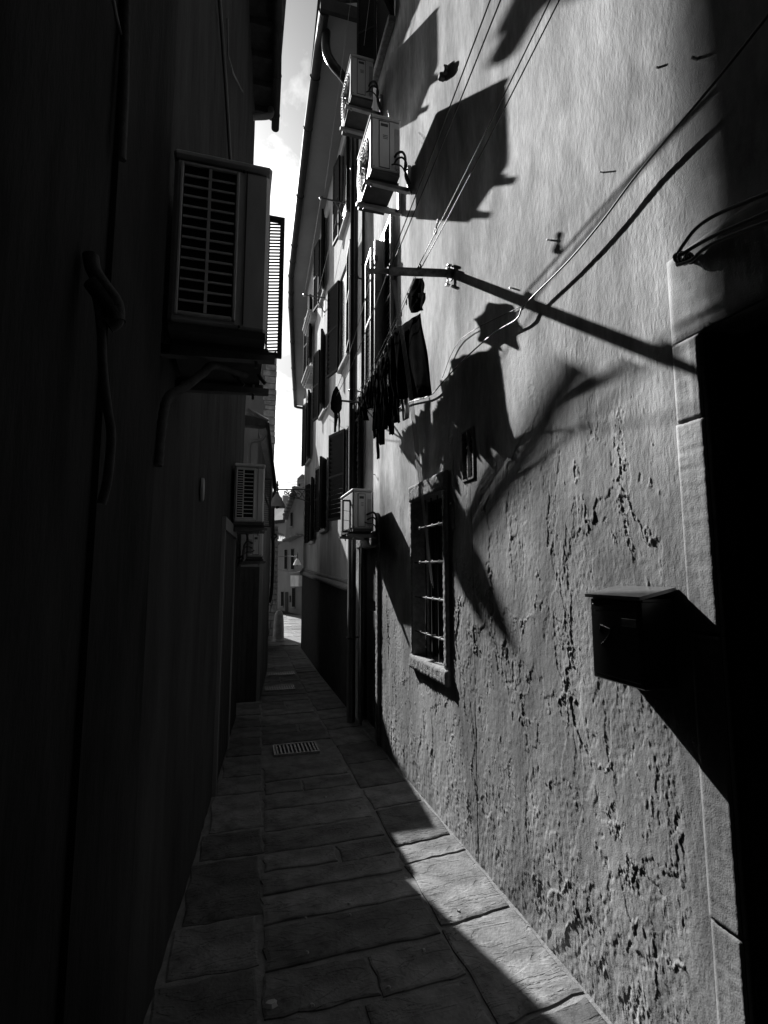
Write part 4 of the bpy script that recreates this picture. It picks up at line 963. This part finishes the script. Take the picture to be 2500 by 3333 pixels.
# insulated pipes on the near left
for k, (pp, r_, lab) in enumerate((([(295, 830), (305, 880), (340, 935), (375, 985), (378, 1040), (352, 1060)], .016, 'upper insulated pipe loop on the dark near left wall'), ([(300, 920), (330, 960), (365, 1010), (380, 1050)], .019, 'second insulated pipe close under the first loop'), ([(300, 925), (318, 985), (330, 1080), (335, 1200), (350, 1330), (362, 1420), (350, 1560), (330, 1640)], .009, 'long ribbed hose hanging down the dark near left wall'))):
    solo(MB().tube(smooth_path([onY(p[0], p[1], 1.16) for p in pp], 6), r_, 10), 'insulated_pipe', 'hose', lab, 'insulated pipe')
pts = smooth_path([(-.24, 1.72, 1.93), onY(540, 1310, 1.76), onY(600, 1262, 1.80), onY(660, 1215, 1.86), onY(700, 1190, 1.95), (.02, 2.05, 2.37)], 14)
solo(MB().tube(pts, [.0135 + .0022 * (k % 2) for k in range(len(pts))], 10), 'corrugated_hose', 'hose', 'corrugated hose slanting up under the big left air conditioner', 'hose')
for k, (px, py) in enumerate(((770, 1225), (840, 1220), (745, 1200))):
    c = onY(px, py, 2.12); solo(MB().tube(smooth_path([c + Vector((0, 0, .06)), c + Vector((.005, 0, 0)), c + Vector((.03, .0, -.035))], 5), .008, 8), 'valve_pipe', 'hose', ['left valve pipe bend under the big left unit', 'right valve pipe bend under the big left unit', 'short stub between the brackets under the big left unit'][k], 'pipe')
# round plate, door frame, small cables
c = lwall(655, 1593, .004)
mb = MB(); n = 24; rr_ = .05
for (x, s_) in ((.0, 1), (.012, 1), (.016, .85)): mb.v += [(c.x + x, c.y + rr_ * s_ * .95 * math.cos(2 * math.pi * k / n), c.z + rr_ * 1.3 * s_ * math.sin(2 * math.pi * k / n)) for k in range(n)]; mb.sm += []
mb.f = [(l_ * n + k, l_ * n + (k + 1) % n, (l_ + 1) * n + (k + 1) % n, (l_ + 1) * n + k) for l_ in (0, 1) for k in range(n)] + [tuple(range(2 * n, 3 * n))]; mb.sm = [False] * len(mb.f)
solo(mb, 'wall_plate', 'bracket', 'pale oval plate on the dark left wall', 'wall plate')
ldr = thing('doorway', 'pale framed doorway low on the left wall past the big unit', 'doorway', (-.05, 4.8, 0))
for (y_, w_, zt) in ((4.15, .10, 1.93), (5.15, .08, 1.93)):
    x_ = float(lhx(y_)); MB().box((x_ - .03, y_, 0), (x_ + .028, y_ + w_, zt), .004).build('jamb', 'plaster_c', ldr)
MB().prism([(float(lhx(4.15)) - .03, 4.15), (float(lhx(4.15)) + .03, 4.15), (float(lhx(5.23)) + .03, 5.23), (float(lhx(5.23)) - .03, 5.23)], 1.932, 2.03).build('lintel', 'plaster_c', ldr)
MB().prism([(float(lhx(4.25)) - .02, 4.252), (float(lhx(4.25)) + .006, 4.252), (float(lhx(5.15)) + .006, 5.148), (float(lhx(5.15)) - .02, 5.148)], .02, 1.93).build('door', 'wood', ldr)
for k in range(5):
    ya_ = 4.27 + k * .175; MB().prism([(float(lhx(ya_)) + .007, ya_), (float(lhx(ya_)) + .016, ya_), (float(lhx(ya_ + .16)) + .016, ya_ + .16), (float(lhx(ya_ + .16)) + .007, ya_ + .16)], .05, 1.9).build('plank', 'wood', ldr)
an = thing('low_annex', 'low plastered annex beyond the tall left house with a doorway facing the camera', 'house', (.2, 7.5, 0))
MB().prism([(-.6, 6.92), (.34, 6.92), (.46, 8.05), (-.6, 8.05)], 0, 2.58).build('wall', 'plaster_c', an)
MB().prism([(-.6, 6.88), (.36, 6.88), (.48, 8.08), (-.6, 8.08)], 2.583, 2.63).build('coping', 'tile', an)
MB().box((.0, 6.895, 0), (.05, 6.918, 1.7), .004).build('door_frame', 'plaster_c', an)
MB().box((.052, 6.9, .0), (.30, 6.918, 1.68), .004).build('door', 'wood', an)
for k in range(4): MB().box((.056 + k * .061, 6.893, .03), (.113 + k * .061, 6.8995, 1.66), .003).build('plank', 'wood', an)
MB().prism([(-.6, 8.05), (.46, 8.05), (.58, 9.3), (-.6, 9.3)], 0, 2.4).build('yard_wall', 'plaster_c', an)
# ------------ third left house: low, with gable box and gutter
lc = thing('low_left_house', 'low plastered house past the tall left one with sloping gutter', 'house', (0, 10.5, 0))
LC = [(.36, 10.6), (.52, 11.4), (.745, 12.25)]
MB().prism(LC + [(-.9, 12.25), (-.9, 10.6)], 0, [4.5, 4.1, 3.6, 3.6, 4.5]).build('wall', 'plaster_c', lc)
GC = [(.54, 10.8, 4.68), (.63, 11.3, 4.35), (.73, 11.8, 4.0), (.845, 12.3, 3.55)]
MB().tube(GC, .05, 10).build('gutter', 'gutter', lc)
b_ = MB(); b_.add([(.53, 10.8, 4.7), (.84, 12.3, 3.58), (.3, 12.3, 3.9), (.1, 10.8, 4.9), (.53, 10.8, 4.76), (.84, 12.3, 3.64), (.3, 12.3, 3.97), (.1, 10.8, 4.97)], [(0, 1, 2, 3), (7, 6, 5, 4), (0, 4, 5, 1), (1, 5, 6, 2), (2, 6, 7, 3), (3, 7, 4, 0)]); b_.build('roof', 'tile', lc)
gb = [onY(px, py, 10.62) for px, py in ((868, 1383), (866, 1368), (852, 1362), (795, 1350), (780, 1400), (800, 1384))]
MB().extr(gb, (0, .3, 0)).build('gable_box', 'wood', lc)
for k in range(26):
    f = k / 25; x = .54 + .30 * f; y_ = 10.8 + 1.5 * f; zz = 4.74 - 1.12 * f
    MB().tube([(x + .02, y_, zz), (x - .4, y_ + .03, zz + .22)], [.035, .035], 8).build('roof_tile', 'tile', lc)
cp_ = thing('downpipe', 'dark bent drainpipe with swan neck on the low left house', 'downpipe', (.4, 10.4, 0))
MB().tube(smooth_path([onY(860, 1395, 10.45), onY(864, 1412, 10.45), onY(850, 1432, 10.4), onY(822, 1437, 10.4), onY(812, 1450, 10.4), onY(810, 1520, 10.4), onY(808, 1900, 10.4)], 6), .035, 10).build('pipe', 'pipe_grey', cp_)
cp2 = thing('downpipe', 'thin black drainpipe in front of the stone pier, ending in a bend', 'downpipe', (.8, 12.3, 0))
MB().tube(smooth_path([GC[-1], onY(889, 1640, 12.15), onY(889, 1800, 12.15), onY(884, 1925, 12.15), onY(876, 1962, 12.15)], 6), .038, 10).build('pipe', 'pipe', cp2)
wl = thing('wall_louvre', 'small dark louvred panel on the low left house', 'louvre', (.5, 10.8, 2.4))
# hooks on the pale wall, plate with ring
for k in range(2):
    c = onY(866 + 3 * k, 1622 + 16 * k, 11.2); solo(MB().tube(smooth_path([c, c + Vector((.03, 0, -.02)), c + Vector((.03, 0, -.06)), c + Vector((0, 0, -.07))], 5), .006, 6), 'wall_hook', 'ac_base', ['upper of two curved hooks on the pale left wall', 'lower of two curved hooks on the pale left wall'][k], 'hook')
MB().box(onY(866, 1650, 10.6), onY(884, 1745, 10.75)).build('panel', 'ac_base', wl)
for k in range(8): MB().box(onY(867, 1660 + 10 * k, 10.59), onY(883, 1664 + 10 * k, 10.62)).build('slat', 'black', wl)
fl = thing('flagpole_holder', 'dark metal holder plate with a ring sticking out by the stone pier', 'bracket', onY(887, 1745, 11.5))
c = wpos(fl); MB().box(c + Vector((-.10, -.01, -.05)), c + Vector((.0, .01, .05)), .004).build('plate', 'ac_base', fl); MB().ring(c + Vector((.04, 0, 0)), .04, .018, 'y', 20, 8).build('ring', 'ac_base', fl)

# ------------ stone pier
pr = thing('stone_pier', 'rough stone quoin pier at the end of the left wall', 'stone pier', (.85, 13.1, 0))
MB().box((.50, 13.06, 0), (.985, 13.5, 2.63)).build('core', 'pier', pr)
z = 0.0; k = 0
while z < 2.6:
    h_ = random.uniform(.10, .19); xl = .66 if z < .8 else .74; h_ = min(h_, 2.66 - z); cuts = [xl, xl + (1.0 - xl) * random.uniform(.35, .65), 1.0]
    if k % 3 == 0: cuts = [xl, 1.0]
    for a, b in zip(cuts, cuts[1:]):
        MB().box((a + .006, 13.0 - random.uniform(0, .02), z + .006), (b - .006 + random.uniform(-.008, .012) * (b > .99), 13.3, z + h_ - .006), .014).build('stone', 'pier', pr)
    z += h_; k += 1
rough_bar(.7, .98, 12.95, 13.45, 2.66, 2.74, .01, .05, 3).build('cap_stone', 'pier', pr)
bo = thing('bollard', 'round-topped stone bollard at the foot of the pier', 'bollard', (1.03, 12.75, 0))
MB().lathe((1.03, 12.75, 0), [(.125, 0), (.13, .1), (.125, .3), (.115, .5), (.10, .62), (.07, .70), (.03, .735), (0, .74)], 20).build('shaft', 'pier', bo)
MB().lathe((1.03, 12.75, .012), [(.16, 0), (.155, .04), (.13, .055)], 20).build('foot', 'pier', bo)

# ------------ tall stone building behind left
dt = thing('tall_far_house', 'tall rough stone house rising behind the low left one', 'house', (0, 14.6, 0))
MB().prism([(.905, 14.1), (.96, 15.2), (-.5, 15.2), (-.5, 14.1)], 3.2, [7.7, 7.7, 6.7, 6.7]).build('wall', 'plaster_far', dt)
MB().prism([(.78, 14.1), (.80, 15.2), (-.5, 15.2), (-.5, 14.1)], 0, 3.199).build('lower_wall', 'plaster_far', dt)
z = 4.6
while z < 7.5:
    h_ = random.uniform(.12, .24); MB().box((.55 + .1 * random.random(), 14.06, z), (.915 + .02 * random.random(), 14.3, z + h_ - .015), .015).build('stone', 'pier', dt); z += h_
# ------------ far facade and roofs
ff = thing('far_facade', 'plastered house closing the end of the alley, with dark windows', 'house', (2, 20.5, 0))
E0, E1 = Vector((1.42, 21.7, 0)), Vector((2.75, 20.2, 0)); eu = (E1 - E0).normalized(); en = Vector((eu.y, -eu.x, 0))
def eplane(px, py, off=0):
    d = ray(px, py); o = E0 + en * off; t_ = ((o - Vector((0, 0, 0))).dot(en)) / Vector((d.x, d.y, 0)).dot(en); return d * t_ + Vector((0, 0, EYE))
zt = eplane(930, 1690).z; zr = eplane(955, 1590).z
def along(p): return (Vector((p.x, p.y, 0)) - E0).dot(eu)
sL = along(eplane(931, 1800)); 
def wallpoly(pts_px, th=3.0, name='wall', m='plaster_far', par=ff, off=0.0):
    P_ = [eplane(px, py, off) for px, py in pts_px]; return MB().extr(P_, tuple(-en * th)).build(name, m, par)
wallpoly([(903, 2015), (1010, 2045), (1010, 1660), (985, 1600), (955, 1597), (934, 1672), (928, 1765), (905, 1765)])
def erect(x0, y0, x1, y1, name, m, o0, o1, par=ff):
    P_ = [eplane(x0, y1, o0), eplane(x1, y1, o0), eplane(x1, y0, o0), eplane(x0, y0, o0)]; return MB().extr(P_, tuple(en * (o1 - o0))).build(name, m, par)
def ewin(x0, y0, x1, y1, shutters=True):
    f = erect(x0 - 1.3, y0 - 2, x1 + 1.3, y1 + 2, 'window', 'plaster_c', .002, .02)
    erect(x0, y0, x1, y1, 'pane', 'dark', .022, .03, ff)
    for k in range(1, 10): yy = y0 + (y1 - y0) * k / 10; erect(x0 + .5, yy - .6, x1 - .5, yy + .6, 'slat', 'shutter', .031, .04)
    erect(x0 - 2, y1 + 2, x1 + 2, y1 + 4, 'sill', 'plaster_c', .002, .07)
ewin(945.5, 1668, 952.5, 1712); ewin(926, 1789, 934, 1851); ewin(947.5, 1787, 956, 1852); ewin(914.5, 1926, 923, 1972); ewin(950.5, 1914, 960, 1975)
erect(929, 1927, 938, 2012, 'door', 'wood', .01, .03); erect(943.5, 1939, 947.5, 1960, 'notice_box', 'ac_base', .003, .06)
wallpoly([(903, 1984), (1010, 2010), (1010, 2045), (903, 2016)], -.05, 'plinth', 'plaster_left')
# gable roof verges with tiles
for (a, b) in (((955, 1594), (921, 1692)), ((955, 1594), (1012, 1668))):
    A, B_ = eplane(*a, .25), eplane(*b, .25); d_ = tuple(-en * 3.0 + Vector((0, 0, 0)))
    MB().extr([A + Vector((0, 0, .02)), B_ + Vector((0, 0, .02)), B_ + Vector((0, 0, .14)), A + Vector((0, 0, .14))], d_).build('roof', 'tile', ff)
    n = 9
    for k in range(n): c = A.lerp(B_, (k + .5) / n) + Vector((0, 0, .15)); MB().tube([c, c - en * .7], .06, 8).build('roof_tile', 'tile', ff)
ch = MB().extr([eplane(967, 1650, -.5), eplane(1000, 1650, -.5), eplane(1000, 1553, -.5), eplane(967, 1562, -.5)], tuple(-en * .7)).build('chimney', 'plaster_far', ff)
MB().extr([eplane(965.5, 1560, -.45), eplane(1001, 1553, -.45), eplane(983, 1543, -.45)], tuple(-en * .85)).build('chimney_cap', 'tile', ff)
MB().extr([eplane(972, 1592, -.47), eplane(976, 1592, -.47), eplane(976, 1574, -.47), eplane(972, 1574, -.47)], tuple(-en * .02)).build('chimney_opening', 'dark', ff)
# little awning
MB().extr([eplane(944, 1758, .0), eplane(985, 1738, .0), eplane(985, 1745, .0), eplane(944, 1764, .0)], tuple(en * .45)).build('awning', 'tile', ff)
# low roofs at left of facade
lr = thing('low_roofed_house', 'low house with tiled lean-to roof beside the far gabled one', 'house', (1.2, 22, 0))
d0 = .2
def lpoly(pts, name, m, y_, th): P_ = [onY(px, py, y_) for px, py in pts]; return MB().extr(P_, (0, th, 0)).build(name, m, lr)
lpoly([(880, 2010), (930, 2010), (930, 1765), (880, 1765)], 'wall', 'plaster_far', 22.2, 2)
MB().add([onY(880, 1768, 21.4), onY(940, 1768, 21.4), onY(925, 1745, 22.8), onY(890, 1728, 22.8), onY(880, 1728, 22.8), onY(880, 1773, 21.4), onY(940, 1773, 21.4)], [(0, 1, 2, 3, 4), (5, 6, 1, 0)]).build('roof', 'tile', lr)
for k in range(7): a = onY(893 + 7 * k, 1767, 21.35); b = onY(893 + 4.4 * k, 1735 + 1.8 * k, 22.8); MB().tube([a + Vector((0, 0, .03)), b + Vector((0, 0, .05))], .055, 8).build('roof_tile', 'tile', lr)
lb = thing('pale_far_house', 'pale house with flat gutter roof glimpsed behind the street lamp', 'house', (1.3, 27, 0))
def bpoly(pts, name, m, y_, th): P_ = [onY(px, py, y_) for px, py in pts]; return MB().extr(P_, (0, th, 0)).build(name, m, lb)
bpoly([(870, 2000), (935, 2000), (935, 1700), (870, 1700)], 'wall', 'pale_far', 27, 3)
bpoly([(870, 1705), (927, 1700), (929, 1690), (870, 1696)], 'gutter', 'gutter', 26.6, .4)
MB().add([onY(870, 1700, 26.6), onY(928, 1695, 26.6), onY(925, 1655, 28.5), (onY(870, 1655, 28.5))], [(0, 1, 2, 3)]).build('roof', 'pale_far', lb)
bpoly([(905, 1655), (935, 1655), (935, 1690), (905, 1690)], 'upper_wall', 'pale_far', 29, 2)
bpoly([(910, 1666), (916, 1666), (916, 1688), (910, 1688)], 'window', 'dark', 28.95, .04)
hb = thing('hazy_block', 'distant pale block beyond the gabled roof', 'house', (2, 40, 0))
P_ = [onY(px, py, 40) for px, py in ((885, 1900), (940, 1900), (940, 1612), (921, 1612), (921, 1650), (885, 1650))]; MB().extr(P_, (0, 4, 0)).build('wall', 'pale_far', hb)
# ------------ street lamps
def street_lamp(px, Y, arm_px, pyarm, label, shade_m, s=1.0, wallx=None):
    t = thing('street_lamp', label, 'street lamp', onY(px, pyarm, Y)); c = wpos(t)
    e = onY(arm_px, pyarm, Y); MB().tube([c, e], .012 * s, 8).build('arm', 'ac_base', t)
    MB().lathe(c, [(0, .17 * s), (.014 * s, .14 * s), (.01 * s, .11 * s), (.026 * s, .08 * s), (.01 * s, .05 * s), (.028 * s, .0), (.012 * s, -.04 * s), (.03 * s, -.06 * s), (.03 * s, -.09 * s)], 12).build('finial', 'ac_base', t)
    sh = MB().lathe(c, [(.03 * s, -.08 * s), (.05 * s, -.12 * s), (.085 * s, -.16 * s), (.095 * s, -.2 * s), (.13 * s, -.26 * s), (.15 * s, -.32 * s), (.155 * s, -.33 * s), (.145 * s, -.325 * s), (.12 * s, -.26 * s), (.05 * s, -.15 * s)], 20).build('shade', shade_m, t)
    MB().lathe(c, [(.0, -.36 * s), (.04 * s, -.34 * s), (.05 * s, -.28 * s), (.03 * s, -.2 * s)], 12).build('bulb_glass', 'glass', t)
    return t, c, e
t, c, e = street_lamp(903, 9.6, 1012, 1593, 'old street lamp with bell shade on a scrolled iron arm above the alley', 'shutter_grey')
def scroll(c0, r0, turns, sg, k0=0):
    return [c0 + Vector((sg * r0 * (1 - .75 * k / 24) * math.cos(k0 + turns * 2 * math.pi * k / 24), 0, r0 * (1 - .75 * k / 24) * math.sin(k0 + turns * 2 * math.pi * k / 24))) for k in range(25)]
for (f, dz, r_, sg, k0) in ((.25, -.06, .05, -1, 1.5), (.42, -.09, .06, 1, 1.5), (.62, -.10, .07, -1, 1.5), (.88, -.10, .09, 1, 1.5)):
    MB().tube(scroll(c.lerp(e, f) + Vector((0, 0, dz)), r_, 1.3, sg, k0), .008, 6).build('scroll', 'ac_base', t)
MB().tube(smooth_path([c.lerp(e, .2) + Vector((0, 0, -.03)), c.lerp(e, .45) + Vector((0, 0, -.14)), c.lerp(e, .7) + Vector((0, 0, -.18)), e + Vector((0, 0, -.25))], 5), .009, 6).build('brace', 'ac_base', t)
MB().box(e + Vector((-.01, -.03, -.3)), e + Vector((.02, .03, .08))).build('wall_plate', 'ac_base', t)
street_lamp(968, 16, 905, 1811, 'small white shaded street lamp on a straight arm at the far end', 'white', .8)
# far air conditioner
fac = thing('air_conditioner', 'tiny air conditioner on the far facade, right of the white lamp', 'air conditioner', eplane(972, 1900))
erect(964, 1873, 990, 1908, 'casing', 'ac_old', .08, .4, None).parent = fac
for ch_ in fac.children: ch_.location = -wpos(fac)
# overhead wires far away
for k, (y0_, y1_) in enumerate(((1578, 1572), (1584, 1585), (1573, 1562))):
    line(onY(886, y0_, 18), onY(1000, y1_, 18), .03, ['lowest thin wire across the sky at the alley end', 'middle thin wire across the sky at the alley end', 'highest thin wire across the sky at the alley end'][k], r=.006, m='cable', cat='wire')
line(onY(888, 1866, 13), onY(990, 1856, 18), .05, 'sagging wire across the far facade below the white lamp', r=.008, m='cable', cat='wire')
line(onY(905, 1853, 17), onY(990, 1858, 19), .05, 'second wire across the far facade just above the sagging one', r=.006, m='cable', cat='wire')
